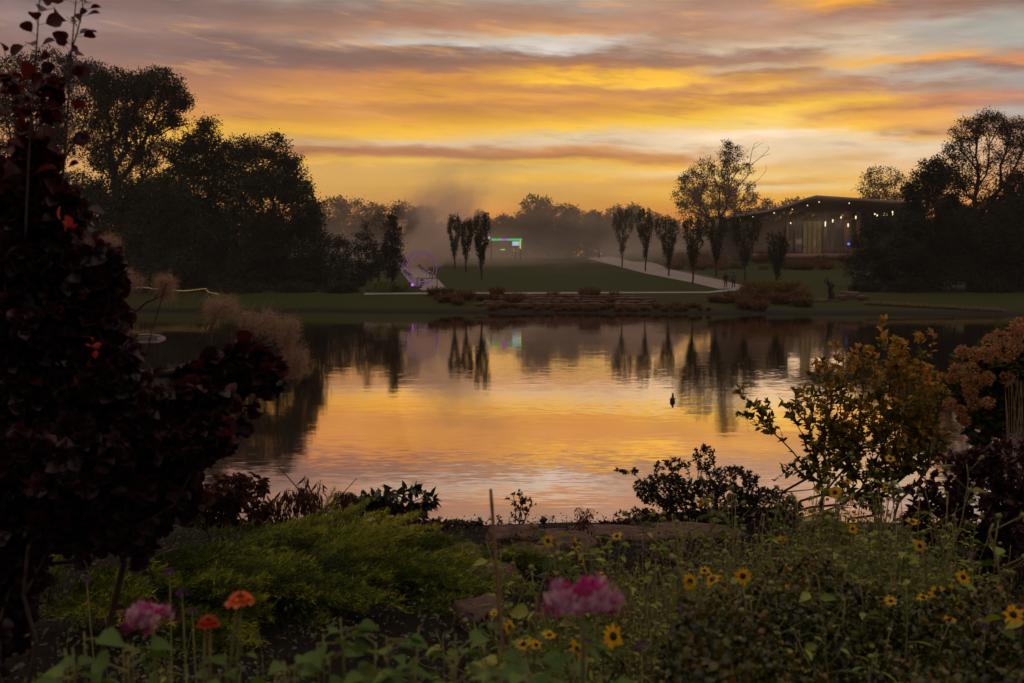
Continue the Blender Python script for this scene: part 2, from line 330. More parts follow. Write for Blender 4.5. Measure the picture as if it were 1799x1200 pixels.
def copy_tree(o, loc, rz=0.0, scale=1.0, label=None, group=None):
    r = o.copy(); COL.objects.link(r); r.location = tuple(loc); r.rotation_euler = (0, 0, rz)
    r.scale = (scale,) * 3 if not isinstance(scale, tuple) else scale
    if label: r['label'] = label
    if group: r['group'] = group
    for ch in list(o.children):
        c = ch.copy(); COL.objects.link(c); c.parent = r
        for g in list(ch.children):
            d = g.copy(); COL.objects.link(d); d.parent = c
    return r

def unit(a):
    return a / np.maximum(np.linalg.norm(a, axis=-1, keepdims=True), 1e-9)

def frames(d, rng, up=None, roll=1.0):
    """rows: x along d, y width, z face normal"""
    d = unit(d); n = len(d)
    if up is None: r = rng.normal(size=(n, 3))
    else: r = np.asarray(up, float)[None, :] + rng.normal(size=(n, 3)) * roll
    y = unit(np.cross(r, d)); z = np.cross(d, y)
    return np.stack([d, y, z], axis=1)

# leaf templates: points (along, across, lift), faces
def tmpl(name):
    if name == 'rhomb':
        return np.array([(0, 0, 0), (.5, -.3, .04), (1, 0, 0), (.5, .3, .04)]), [np.array([[0, 1, 2, 3]])]
    if name == 'needle':
        return np.array([(0, -.04, 0), (0, .04, 0), (1, 0, .03)]), [np.array([[0, 1, 2]])]
    if name == 'blade':
        V = []; 
        for i in range(6):
            t = i / 5; w = .035 * (1 - t ** 2) + .002
            V += [(t * (1 - .25 * t * t), -w, .35 * t * t), (t * (1 - .25 * t * t), w, .35 * t * t)]
        F = [[2 * i, 2 * i + 1, 2 * i + 3, 2 * i + 2] for i in range(5)]
        return np.array(V), [np.array(F)]
    prof = {'ovate': [(0, .02), (.15, .16), (.35, .27), (.6, .22), (.82, .10), (1, .0)],
            'round': [(0, .02), (.12, .2), (.35, .38), (.62, .42), (.86, .26), (1, .0)],
            'lance': [(0, .01), (.2, .08), (.45, .11), (.75, .07), (.9, .03), (1, .0)],
            'heart': [(0, .05), (.08, .30), (.28, .44), (.55, .33), (.8, .14), (1, .0)],
            'petal': [(0, .03), (.2, .12), (.45, .17), (.7, .16), (.9, .09), (1, .0)],
            'spoon': [(0, .02), (.3, .03), (.5, .14), (.72, .2), (.9, .13), (1, .0)]}[name]
    V = []
    for t, w in prof:
        lift = -.22 * t * t
        V += [(t, -w, lift + .45 * w), (t, 0, lift), (t, w, lift + .45 * w)]
    F = []
    for i in range(len(prof) - 1):
        a = 3 * i
        F += [[a, a + 1, a + 4, a + 3], [a + 1, a + 2, a + 5, a + 4]]
    return np.array(V), [np.array(F)]

def leaves(mb, pos, d, size, kind, rng, tint=None, up=None, roll=1.0, wide=1.0):
    pos = np.asarray(pos, float); n = len(pos)
    if n == 0: return
    TV, TF = tmpl(kind); TV = TV * np.array([1, wide, 1])
    R = frames(np.asarray(d, float), rng, up, roll)
    s = np.broadcast_to(np.asarray(size, float), (n,))
    V = pos[:, None, :] + s[:, None, None] * (TV[None] @ R)
    k = len(TV)
    F = [(f[None] + (np.arange(n) * k)[:, None, None]).reshape(-1, f.shape[1]) for f in TF]
    if tint is None: tint = rng.random(n)
    t = np.repeat(np.clip(tint, 0, 1), k)
    mb.add(V.reshape(-1, 3), F, t)

def edges_tubes(mb, A, B, ra, rb, sides=5, tint=0.5):
    A = np.asarray(A, float); B = np.asarray(B, float); n = len(A)
    if n == 0: return
    d = unit(B - A); ref = np.where(np.abs(d[:, 2:3]) > .9, np.array([[1., 0, 0]]), np.array([[0, 0, 1.]]))
    u = unit(np.cross(ref, d)); w = np.cross(d, u)
    th = np.arange(sides) * 2 * np.pi / sides
    ring = np.cos(th)[None, :, None] * u[:, None, :] + np.sin(th)[None, :, None] * w[:, None, :]
    VA = A[:, None, :] + ring * np.asarray(ra, float).reshape(-1, 1, 1)
    VB = B[:, None, :] + ring * np.asarray(rb, float).reshape(-1, 1, 1)
    V = np.concatenate([VA, VB], axis=1).reshape(-1, 3)
    i = np.arange(sides); j = (i + 1) % sides
    q = np.stack([i, j, j + sides, i + sides], axis=1)
    F = (q[None] + (np.arange(n) * 2 * sides)[:, None, None]).reshape(-1, 4)
    mb.add(V, F, tint)

def path_tube(mb, pts, radii, sides=6, tint=0.5, cap=True):
    pts = np.asarray(pts, float); n = len(pts); radii = np.broadcast_to(np.asarray(radii, float), (n,))
    tan = unit(np.gradient(pts, axis=0))
    ref = np.array([0, 0, 1.]) if abs(tan[0][2]) < .9 else np.array([1., 0, 0])
    V = []
    u = unit(np.cross(ref, tan[0]))
    th = np.arange(sides) * 2 * np.pi / sides
    for i in range(n):
        u = unit(u - tan[i] * np.dot(u, tan[i])); w = np.cross(tan[i], u)
        V.append(pts[i] + radii[i] * (np.cos(th)[:, None] * u + np.sin(th)[:, None] * w))
    V = np.concatenate(V); F = []
    for i in range(n - 1):
        for k in range(sides):
            F.append([i * sides + k, i * sides + (k + 1) % sides, (i + 1) * sides + (k + 1) % sides, (i + 1) * sides + k])
    Fs = [np.array(F)]
    if cap: Fs += [np.array([list(range(sides))[::-1]]), np.array([[(n - 1) * sides + k for k in range(sides)]])]
    mb.add(V, Fs, tint)

def box(mb, c, s, rz=0.0, tint=0.5, taper=1.0):
    x, y, z = [v / 2 for v in s]
    V = np.array([(-x, -y, -z), (x, -y, -z), (x, y, -z), (-x, y, -z), (-x * taper, -y * taper, z), (x * taper, -y * taper, z), (x * taper, y * taper, z), (-x * taper, y * taper, z)])
    c_, s_ = math.cos(rz), math.sin(rz)
    V = V @ np.array([[c_, s_, 0], [-s_, c_, 0], [0, 0, 1]]) + np.array(c)
    mb.add(V, np.array([[0, 3, 2, 1], [4, 5, 6, 7], [0, 1, 5, 4], [1, 2, 6, 5], [2, 3, 7, 6], [3, 0, 4, 7]]), tint)

def ball(mb, c, r, seg=10, rings=6, tint=0.5, jit=0.0, rng=None):
    r = np.broadcast_to(np.asarray(r, float), (3,))
    V = [(0, 0, -1)]
    for i in range(1, rings):
        a = math.pi * i / rings
        for k in range(seg):
            b = 2 * math.pi * k / seg
            V.append((math.sin(a) * math.cos(b), math.sin(a) * math.sin(b), -math.cos(a)))
    V.append((0, 0, 1)); V = np.array(V)
    if jit and rng is not None: V = V * (1 + rng.uniform(-jit, jit, (len(V), 1)))
    T3 = [[0, 1 + (k + 1) % seg, 1 + k] for k in range(seg)]
    b0 = 1 + (rings - 2) * seg; top = len(V) - 1
    T3 += [[top, b0 + k, b0 + (k + 1) % seg] for k in range(seg)]
    Q = [[1 + i * seg + k, 1 + i * seg + (k + 1) % seg, 1 + (i + 1) * seg + (k + 1) % seg, 1 + (i + 1) * seg + k] for i in range(rings - 2) for k in range(seg)]
    mb.add(V * r + np.array(c), [np.array(T3), np.array(Q)], tint)

def rock(mb, c, s, rng, rz=0.0):
    """an angular weathered block"""
    n = 11
    g = np.linspace(-1, 1, n)
    V = []; idx = {}
    F = []
    def vid(p):
        k = tuple(np.round(p, 4))
        if k not in idx: idx[k] = len(V); V.append(p)
        return idx[k]
    for ax in range(3):
        for sgn in (-1, 1):
            for i in range(n - 1):
                for j in range(n - 1):
                    q = []
                    for a, b in ((g[i], g[j]), (g[i + 1], g[j]), (g[i + 1], g[j + 1]), (g[i], g[j + 1])):
                        p = np.zeros(3); p[ax] = sgn; p[(ax + 1) % 3] = a; p[(ax + 2) % 3] = b; q.append(vid(p))
                    F.append(q if sgn > 0 else q[::-1])
    V = np.array(V)
    L = np.linalg.norm(V, axis=1, keepdims=True)
    V = V * (0.55 + 0.45 * (1.15 / L))                 # soften the corners
    for _ in range(7):
        k = rng.normal(size=3) * rng.uniform(1.5, 7); V = V + unit(V) * (np.sin(V @ k + rng.random() * 6) * .22 / np.linalg.norm(k))[:, None]
    V[:, :2] *= 1 + .05 * np.sign(np.sin(V[:, 2:3] * 9 + rng.random() * 3))
    V += rng.normal(size=V.shape) * 0.018
    V[:, 2] += 0.12 * np.sin(V[:, 0] * 2.3 + rng.random() * 6)
    V = V * np.array(s) / 2
    c_, s_ = math.cos(rz), math.sin(rz)
    V = V @ np.array([[c_, s_, 0], [-s_, c_, 0], [0, 0, 1]]) + np.array(c)
    mb.add(V, np.array(F))

# ------------------------------------------------------------------ terrain
def sstep(x, a, b):
    t = np.clip((x - a) / (b - a), 0, 1); return t * t * (3 - 2 * t)

def shore_far(x): return 94.5 - 0.14 * np.clip(x, -60, 60) + 0.8 * np.sin(x * .23) + .4 * np.sin(x * .61)
def shore_near(x): return 21.5 + 0.8 * np.sin(x * .5 + 1) + 0.02 * x * x * (np.abs(x) < 30) + 18 * (np.abs(x) >= 30)

def H(x, y):
    x = np.asarray(x, float); y = np.asarray(y, float)
    near = np.where(y < 2, 2.8, 2.8 - 0.19 * (y - 2)) + 0.05 * np.sin(x * 1.3) * np.cos(y * 1.1)
    near = near - 0.4 * sstep(y, 16.2, 19)
    near = np.maximum(near, -1.6)
    sf = shore_far(x)
    k = sstep(y, sf - .6, sf + .5) * 0.42
    bank = -0.35 + k + sstep(y, sf, 106) * 1.53
    lawn = 1.60 + 0.0527 * (y - 104)
    far = np.where(y < 106, bank, lawn) 
    far = bank * (1 - sstep(y, 103, 107)) + np.maximum(lawn, 1.58) * sstep(y, 103, 107)
    far = np.where(y > 190, 6.13 + 0.012 * np.clip(y - 190, 0, 150), far)
    terr = sstep(x, 16, 30) * sstep(y, 149, 160) * 1.7 * (1 - .6 * sstep(y, 230, 320))
    far = far + terr
    far = far - 3.0 * (1 - sstep(y, sf - 8, sf - .4))
    return np.where(y < 50, near, np.maximum(far, -1.6))

def grid_axis(parts):
    a = []
    for s, e, st in parts: a += list(np.arange(s, e, st))
    return np.array(a + [parts[-1][1]])

def ground_mat():
    m = bpy.data.materials.new('ground'); m.use_nodes = True; T = NT(m.node_tree); b = T.n['Principled BSDF']
    g = T.new('ShaderNodeNewGeometry'); p = g.outputs['Position']; s = T.sep(p)
    n = T.noise(p, 0.35, 5, 0.6); n2 = T.noise(p, 4.0, 5, 0.7)
    grass = T.mix(n, (0.027, 0.045, 0.009), (0.050, 0.064, 0.012))
    grass = T.mix(T.m('MULTIPLY', n2, 0.6), grass, (0.062, 0.055, 0.02))
    soil = T.mix(n2, (0.004, 0.003, 0.002), (0.012, 0.008, 0.005))
    mud = T.mix(n2, (0.012, 0.009, 0.008), (0.032, 0.024, 0.02))
    c = T.mix(T.smooth(s[1], 40, 60), soil, grass)
    c = T.mix(T.smooth(s[2], 0.42, 0.12), c, mud)
    T.put(b.inputs['Base Color'], c); b.inputs['Roughness'].default_value = 0.95; b.inputs['Specular IOR Level'].default_value = 0.15
    bn = T.new('ShaderNodeBump'); bn.inputs['Distance'].default_value = 0.05; T.put(bn.inputs['Height'], n2); T.l.new(bn.outputs[0], b.inputs['Normal'])
    return m

def build_ground():
    xs = grid_axis([(-2500, -300, 220), (-300, -70, 10), (-70, 70, 1.0), (70, 300, 10), (300, 2500, 220)])
    ys = grid_axis([(-60, -10, 10), (-10, 26, .6), (26, 80, 4), (80, 110, .5), (110, 200, 1.5), (200, 400, 15), (400, 3000, 200)])
    X, Y = np.meshgrid(xs, ys); Z = H(X, Y)
    V = np.stack([X, Y, Z], -1).reshape(-1, 3); nx, ny = len(xs), len(ys)
    i = np.arange(ny - 1)[:, None] * nx + np.arange(nx - 1)[None]
    F = np.stack([i, i + 1, i + nx + 1, i + nx], -1).reshape(-1, 4)
    o = MB().add(V, F).build('ground', ground_mat(), smooth=True); o['kind'] = 'structure'
build_ground()

def ground_hit(px, py):
    r = ray(px, py); y = 60.0
    for _ in range(4000):
        x = r[0] / r[1] * y; z = CAMZ + r[2] / r[1] * y
        if z <= float(H(x, y)): break
        y += 0.1
    return np.array([x, y, float(H(x, y))])

# water
def water():
    m = bpy.data.materials.new('pond_water'); m.use_nodes = True; T = NT(m.node_tree); T.n.clear()
    g = T.new('ShaderNodeNewGeometry'); p = g.outputs['Position']
    s = T.sep(p)
    v1 = T.comb(T.m('MULTIPLY', s[0], 2.2), T.m('MULTIPLY', s[1], 8.0), 0.0)
    v2 = T.comb(T.m('MULTIPLY', s[0], .35), T.m('MULTIPLY', s[1], 2.0), 3.0)
    v3 = T.comb(T.m('MULTIPLY', s[0], .05), T.m('MULTIPLY', s[1], .16), 7.0)
    a = T.noise(v1, 1.0, 3, .6, True); b = T.noise(v2, 1.0, 3, .5, True)
    calm = T.noise(v3, 1.0, 2, .5)
    k = T.m('ADD', 0.35, T.m('MULTIPLY', T.smooth(calm, .35, .65), 0.9))
    da = T.vm('MULTIPLY', T.vm('SUBTRACT', a, (.5, .5, .5)), (0.022, 0.040, 0.0))
    db = T.vm('MULTIPLY', T.vm('SUBTRACT', b, (.5, .5, .5)), (0.006, 0.011, 0.0))
    d = T.vm('ADD', T.vm('SCALE', da, scale=k), db)
    nrm = T.vm('NORMALIZE', T.vm('ADD', d, (0, 0, 1)))
    gl = T.new('ShaderNodeBsdfGlossy'); gl.inputs['Roughness'].default_value = 0.045; gl.inputs[0].default_value = (1.0, 0.885, 0.82, 1)
    T.l.new(nrm, gl.inputs['Normal'])
    df = T.new('ShaderNodeBsdfDiffuse'); df.inputs[0].default_value = (0.03, 0.026, 0.018, 1)
    fr = T.new('ShaderNodeFresnel'); fr.inputs[0].default_value = 1.9
    mx = T.new('ShaderNodeMixShader'); T.put(mx.inputs[0], T.m('ADD', T.m('MULTIPLY', fr.outputs[0], 0.3), 0.76, clamp=True))
    T.l.new(df.outputs[0], mx.inputs[1]); T.l.new(gl.outputs[0], mx.inputs[2])
    o = T.new('ShaderNodeOutputMaterial'); T.l.new(mx.outputs[0], o.inputs[0])
    V = np.array([(-400, 15, 0), (400, 15, 0), (400, 104, 0), (-400, 104, 0.)])
    ob = MB().add(V, np.array([[0, 1, 2, 3]])).build('pond_water', m); ob['kind'] = 'structure'
water()

def ribbon(name, pairs, mat, off=0.05, sub=14, nx=8):
    L = [ground_hit(*a) for a, b in pairs]; R = [ground_hit(*b) for a, b in pairs]
    V = []; 
    n = (len(pairs) - 1) * sub + 1
    for i in range(n):
        t = i / sub; k = min(int(t), len(pairs) - 2); f = t - k
        l = L[k] * (1 - f) + L[k + 1] * f; r = R[k] * (1 - f) + R[k + 1] * f
        for j in range(nx + 1):
            p = l * (1 - j / nx) + r * (j / nx); p[2] = float(H(p[0], p[1])) + off; V.append(p)
    w = nx + 1
    F = [[i * w + j, i * w + j + 1, (i + 1) * w + j + 1, (i + 1) * w + j] for i in range(n - 1) for j in range(nx)]
    o = MB().add(np.array(V), np.array(F)).build(name, mat); o['kind'] = 'structure'
    return o
ribbon('path_right', [((1262, 508), (1330, 508)), ((1215, 497), (1262, 492)), ((1133, 481), (1180, 474)), ((1085, 468), (1110, 460)), ((1032, 455), (1052, 452))], M['path'], .05)
ribbon('path_left', [((742, 511), (786, 509)), ((718, 496), (772, 494)), ((705, 478), (757, 478)), ((700, 464), (738, 463))], M['path'], .05)
ribbon('terrace_path', [((640, 519.0), (640, 515.8)), ((880, 517.5), (880, 514.8)), ((1245, 516), (1245, 513.5)), ((1300, 511), (1300, 507))], M['path'], .07, sub=24, nx=3)

# ------------------------------------------------------------------ plants
def lobe_points(lobes, D, n, rng, shell=0.5, dz=0.8):
    w = np.array([l[2] * l[3] * (l[4] if len(l) > 4 else 1) for l in lobes], float); w /= w.sum()
    out = []
    for l, c in zip(lobes, rng.multinomial(n, w)):
        off = l[5] if len(l) > 5 else rng.uniform(-.3, .3) * l[2] * D / FPX
        cen = P(l[0], l[1], D + off); k = (D + off) / FPX
        v = unit(rng.normal(size=(c, 3))); r = rng.random(c) ** (1 / 3.)
        r = r * (1 - shell) + shell * (0.7 + .3 * r)
        rx, rz = l[2] * k, l[3] * k; ry = .5 * (rx + rz) * dz
        out.append(cen + v * r[:, None] * np.array([rx, ry, rz]))
    return np.concatenate(out)

def grow(root, fork, targets, rng, seg=None, tip=0.01, power=0.45, wob=0.12, upw=0.5, rmax=None):
    """branches out to every target from a short trunk"""
    root = np.array(root, float); fork = np.array(fork, float)
    k = 5
    nodes = [root + (fork - root) * i / k + np.append(rng.normal(size=2) * .02 * np.linalg.norm(fork - root), 0) * (i > 0) for i in range(k + 1)]
    par = [-1] + list(range(k)); N = np.array(nodes); PL = np.linalg.norm(N - root, axis=1)
    size = np.linalg.norm(targets - fork, axis=1).max(); seg = seg or size / 7
    order = np.argsort(np.linalg.norm(targets - fork, axis=1) + rng.random(len(targets)) * size * .15)
    tipidx = {}
    start = 3
    for ti in order:
        t = targets[ti]; c = N[start:]
        dv = t - c; dist = np.linalg.norm(dv, axis=1)
        cost = dist + .62 * PL[start:] + upw * .5 * np.maximum(0, -dv[:, 2] + .3 * np.linalg.norm(dv[:, :2], axis=1))
        i = int(np.argmin(cost)) + start; a = N[i]; L = np.linalg.norm(t - a)
        m = max(1, int(round(L / seg))); prev = i
        new = []
        for j in range(1, m + 1):
            f = j / m; p = a + (t - a) * f
            if j < m:
                p = p + rng.normal(size=3) * wob * L / m + np.array([0, 0, -.05 * L * math.sin(math.pi * f)]) 
            new.append(p); par.append(prev); prev = len(N) + j - 1
        PL = np.concatenate([PL, PL[i] + np.cumsum(np.linalg.norm(np.diff(np.vstack([a[None], new]), axis=0), axis=1))])
        N = np.concatenate([N, np.array(new)]); tipidx[ti] = prev
    par = np.array(par); cnt = np.zeros(len(N))
    for v in tipidx.values(): cnt[v] += 1
    for i in range(len(N) - 1, 0, -1): cnt[par[i]] += cnt[i]
    r = tip * np.maximum(cnt, 1) ** power
    if rmax: r = np.minimum(r, rmax)
    return N, par, r, tipidx

def skel_mesh(mb, N, par, r, sides=5, tint=.5):
    c = np.arange(1, len(N)); edges_tubes(mb, N[par[c]], N[c], np.minimum(r[par[c]], r[c] * 1.6), r[c], sides, tint)

LAST = {}
def tree(name, label, D, base, lobes, n, mat='farleaf', per=60, leaf=0.2, spread=0.55, seed=1, fork=0.35, tip=.022,
         group=None, cat='tree', shell=.5, kind='rhomb', barkmat='bark', root_dz=0, trunkname='trunk', crownname='crown', extra=None, rmax=None, power=.45, upw=.5, zflat=.8):
    rng = np.random.default_rng(seed)
    T = lobe_points(lobes, D, n, rng, shell)
    b = P(base[0], base[1], D); gz = float(H(b[0], b[1])); b = np.array([b[0], b[1], gz - .1 + root_dz])
    T[:, 2] = np.maximum(T[:, 2], b[2] + .3 * spread)
    o = empty(name, b, label, cat, group)
    cen = T.mean(axis=0); fk = b + (np.array([cen[0], cen[1], b[2] + (cen[2] - b[2]) * fork * 2]) - b) * np.array([.35, .35, 1])
    if extra is not None: Tall = np.concatenate([T, extra])
    else: Tall = T
    N, par, r, tips = grow(b, fk, Tall, rng, tip=tip * .55, rmax=rmax, power=.5, upw=upw)
    mb = MB(); skel_mesh(mb, N, par, r, 5); mb.build(trunkname, M[barkmat], o, smooth=True)
    nn = np.maximum(1, rng.poisson(per, len(T))); idx = np.repeat(np.arange(len(T)), nn)
    crad = spread * rng.uniform(.6, 1.25, len(T))
    off = rng.normal(size=(len(idx), 3)) * crad[idx][:, None] * np.array([.55, .55, .42])
    pos = T[idx] + off
    ctint = rng.normal(.45, .22, len(T)); tint = ctint[idx] + rng.normal(0, .16, len(idx))
    d = unit(off) + rng.normal(size=off.shape) * .6 + np.array([0, 0, .15])
    mb = MB(); leaves(mb, pos, d, leaf * rng.uniform(.6, 1.3, len(idx)), kind, rng, tint)
    mb.build(crownname, M[mat], o)
    return o

BIG = 'trees massed on the left shore'
tree('cottonwood_tree', 'tall dark tree behind the top of the purple leafed bush at upper left', 122, (60, 505),
     [(20, 150, 60, 48), (95, 125, 55, 34), (150, 150, 40, 34), (50, 215, 70, 55), (120, 215, 55, 45), (20, 300, 60, 50), (100, 300, 60, 45, .5)], 640, per=55, leaf=.28, spread=.8, seed=3, tip=.03)
tree('cottonwood_tree', 'tall airy tree with sky between its limbs, rising over the dense left bank trees', 118, (200, 505),
     [(205, 150, 30, 30), (165, 135, 24, 26), (240, 155, 36, 28), (275, 150, 46, 30), (300, 180, 34, 28), (215, 195, 48, 32), (300, 215, 26, 14, .8), (180, 160, 22, 34), (245, 235, 44, 28, .8), (170, 245, 30, 44, .7), (215, 285, 64, 34, .7), (290, 260, 26, 20, .5), (325, 180, 10, 16)], 800, per=52, leaf=.26, spread=.62, seed=5, fork=.3, tip=.035, shell=.2)
tree('elm_tree', 'dark knobbly topped tree between the airy tall tree and the dense ragged one', 114, (350, 508),
     [(365, 226, 18, 16), (340, 252, 30, 20), (380, 258, 26, 20), (318, 280, 28, 20), (365, 290, 55, 28), (340, 335, 85, 42), (330, 390, 90, 50)], 700, per=62, leaf=.27, spread=.7, seed=7, shell=.15)
tree('elm_tree', 'dense dark tree with a ragged crown sloping down to the right towards the mist', 112, (490, 510),
     [(430, 262, 32, 18), (482, 258, 32, 20), (508, 280, 20, 26), (455, 300, 62, 40), (528, 330, 18, 36), (548, 385, 18, 40), (480, 370, 82, 60), (440, 430, 90, 60), (545, 440, 34, 60), (470, 330, 70, 30), (500, 480, 80, 30)], 1150, per=62, leaf=.26, spread=.65, seed=8, shell=.15)
tree('maple_tree', 'low dense dark tree filling the left bank just above the string of fairy lights', 110, (250, 508),
     [(210, 345, 60, 38), (290, 350, 60, 40), (240, 410, 90, 55), (330, 420, 80, 55), (260, 470, 110, 35), (380, 480, 90, 30)], 900, per=72, leaf=.28, spread=.8, seed=9, shell=.15)
tree('maple_tree', 'dense dark tree behind the purple leafed bush at the left picture edge', 112, (80, 508),
     [(60, 350, 80, 50), (140, 360, 60, 45), (70, 430, 120, 60), (160, 460, 70, 45)], 600, per=70, leaf=.28, spread=.8, seed=10, shell=.15)
tree('crab_apple_tree', 'small dark wind swept tree left of the slim upright tree by the hoops', 116, (632, 512),
     [(645, 402, 9, 10), (640, 425, 16, 18), (622, 440, 14, 14), (604, 452, 14, 14), (650, 455, 20, 26), (620, 480, 34, 26), (655, 425, 8, 14)], 190, per=40, leaf=.2, spread=.4, seed=11)
tree('hawthorn_tree', 'low dark rounded tree at the right foot of the massed left bank trees', 115, (575, 512),
     [(575, 440, 24, 22), (600, 425, 12, 12), (560, 470, 50, 32), (610, 495, 30, 16), (530, 490, 40, 24)], 200, per=55, leaf=.22, spread=.5, seed=12)
tree('hornbeam_tree', 'slim upright dark tree standing just left of the violet hoops', 119, (690, 507),
     [(688, 388, 7, 12), (692, 408, 13, 16), (690, 432, 18, 20), (692, 456, 20, 20), (688, 476, 14, 12)], 210, per=34, leaf=.2, spread=.36, seed=13, fork=.2)
tree('willow_tree', 'small low tree between the wind swept tree and the slim upright one', 121, (665, 507),
     [(668, 450, 14, 20), (660, 470, 16, 18)], 60, per=40, leaf=.2, spread=.4, seed=14)
tree('locust_tree', 'hazy tree with a lacy crown rising behind the slim upright tree', 165, (700, 470),
     [(690, 375, 20, 13), (712, 370, 18, 14), (668, 388, 18, 12), (700, 400, 26, 14), (722, 385, 12, 14)], 170, 'hazeleaf', per=30, leaf=.27, spread=.7, seed=15)

# hazy row of trees at the back of the lawn: five built, the rest copies
HAZE = 'hazy trees across the back of the lawn'
def back_tree(px, top, wpx, seed, mat='hazeleaf', D=232):
    h = (452 - top)
    rng = np.random.default_rng(seed)
    lob = []
    for i in range(6):
        a = rng.uniform(-1, 1); lob.append((px + a * wpx * .5, top + h * rng.uniform(.22, .75), wpx * rng.uniform(.25, .42), h * rng.uniform(.16, .28)))
    lob.append((px, top + h * .2, wpx * .28, h * .2)); lob.append((px, top + h * .55, wpx * .5, h * .32))
    return lob
backs = [(935, 343, 60), (1000, 360, 50), (1075, 362, 60), (745, 360, 56), (600, 348, 60)]
blab = ['tallest hazy tree with a domed crown in the middle of the back row',
        'hazy spiky topped tree right of the tallest domed tree of the back row',
        'hazy broad tree behind the first upright trees of the right path',
        'hazy tree whose top shows above the thickest smoke over the hoops',
        'hazy tree at the shoulder of the massed left bank trees']
bt = []
for (px, top, w), lb in zip(backs, blab):
    bt.append((px, top, tree('background_tree', lb, 232, (px, 452), back_tree(px, top, w, px), 250, 'hazeleaf', per=44, leaf=.48, spread=1.0, seed=px, group=HAZE, tip=.05)))
more = [(655, 357, 'hazy low tree left of the lacy crowned tree'), (800, 384, 'short hazy tree behind the leftmost pair of upright trees'),
        (850, 370, 'hazy pointed tree behind the third upright tree left of the lawn'), (885, 376, 'hazy tree just above the green lit stage frame'),
        (965, 358, 'hazy tree leaning on the right of the tallest domed tree'), (1040, 370, 'lower hazy tree in a dip of the back row above the distant walker'),
        (1112, 358, 'hazy tree between the first and second upright trees of the right path'), (1150, 372, 'hazy tree behind the third upright tree of the right path'),
        (1180, 384, 'hazy tree under the left arm of the big golden tree'), (1400, 350, 'bare topped hazy tree just behind the low end of the pavilion roof'),
        (1460, 352, 'hazy tree peeping over the ridge of the pavilion roof'), (560, 372, 'hazy tree hidden among the dense left bank trees'),
        (480, 380, 'hazy tree behind the dense ragged left bank tree'), (380, 380, 'hazy tree far behind the knobbly left bank tree'),
        (270, 375, 'hazy tree seen below the airy tall crown'), (160, 380, 'hazy tree low behind the airy tree trunk'), (50, 375, 'hazy tree at the far left behind the purple leafed bush'),
        (1350, 362, 'hazy tree between the big golden tree and the pavilion roof'), (1600, 360, 'hazy tree behind the right end of the pavilion'),
        (1680, 360, 'hazy tree low behind the dense right bank trees'), (1760, 358, 'hazy tree at the far right behind the dense bank trees')]
for i, (px, top, lb) in enumerate(more):
    p0, t0, src = bt[i % 5]
    D = 225 + (i * 37) % 40
    loc = P(px, 452, D); loc[2] = float(H(loc[0], loc[1]))
    hh = (HOR - top) / FPX * D + CAMZ - loc[2]; h0 = (HOR - t0) / FPX * 232 + CAMZ - src.location[2]
    copy_tree(src, loc, rz=1.3 * i + .5, scale=hh / h0, label=lb)

# big golden tree and its neighbours
ex = np.array([P(px, py, 200) for px, py in ((1326, 252), (1333, 250), (1341, 250), (1349, 256), (1354, 270), (1345, 290), (1338, 275), (1351, 262), (1320, 270), (1330, 300), (1322, 262), (1346, 300))])
tree('golden_tree', 'large feathery tree with bare twigs on its right, glowing left of the pavilion', 200, (1265, 458),
     [(1205, 345, 24, 18, .8), (1222, 318, 26, 22), (1240, 298, 22, 18), (1276, 268, 12, 22), (1280, 310, 20, 30), (1215, 370, 30, 20, .8), (1300, 340, 30, 22, .7), (1255, 345, 40, 26), (1270, 385, 60, 30), (1312, 300, 10, 14, .7), (1298, 278, 8, 20, .8)], 520, 'autumnleaf', per=42, leaf=.32, spread=.8, seed=21, extra=ex, tip=.045)
tree('background_tree', 'low brown tree behind the foot of the big golden tree', 190, (1345, 450), [(1335, 362, 24, 14), (1355, 372, 22, 12), (1320, 385, 40, 22)], 120, 'autumnleaf', per=36, leaf=.3, spread=.8, seed=22, group=HAZE)
tree('oak_tree', 'rounded see-through tree behind the right end of the pavilion roof', 186, (1552, 450), [(1550, 312, 34, 17), (1530, 335, 26, 18), (1575, 335, 26, 22), (1550, 360, 48, 22)], 230, 'autumnleaf', per=32, leaf=.3, spread=.75, seed=23)
tree('honey_locust_tree', 'tall airy tree with a reddish topped open crown at the right edge', 112, (1700, 532),
     [(1700, 232, 26, 22), (1740, 220, 34, 20), (1785, 235, 30, 26), (1680, 270, 22, 20), (1730, 275, 40, 26, .5), (1790, 290, 34, 40, .7), (1700, 310, 30, 22, .5), (1760, 330, 50, 30, .6), (1735, 203, 22, 8)], 640, 'autumnleaf', per=30, leaf=.2, spread=.5, seed=24, fork=.4, tip=.025)
tree('maple_tree', 'dense olive tree whose rounded shoulder meets the pavilion roof end', 108, (1640, 532),
     [(1640, 300, 26, 20), (1620, 335, 28, 30), (1665, 330, 40, 35), (1640, 390, 60, 50), (1615, 440, 55, 50), (1690, 420, 60, 60), (1650, 480, 70, 28)], 900, per=66, leaf=.25, spread=.6, seed=25, shell=.15)
tree('maple_tree', 'dense dark tree filling the right edge below the airy crown', 110, (1770, 536),
     [(1760, 380, 60, 40), (1790, 340, 40, 40), (1740, 440, 70, 50), (1800, 440, 60, 70), (1770, 490, 70, 20)], 760, per=66, leaf=.26, spread=.65, seed=26, shell=.15)
tree('spruce_tree', 'dark compact evergreen hiding the right half of the pavilion front', 114, (1545, 524),
     [(1530, 400, 14, 20), (1560, 392, 22, 18), (1545, 430, 45, 34), (1530, 470, 44, 32), (1580, 470, 40, 40), (1555, 500, 60, 18)], 420, per=60, leaf=.2, spread=.5, seed=27)
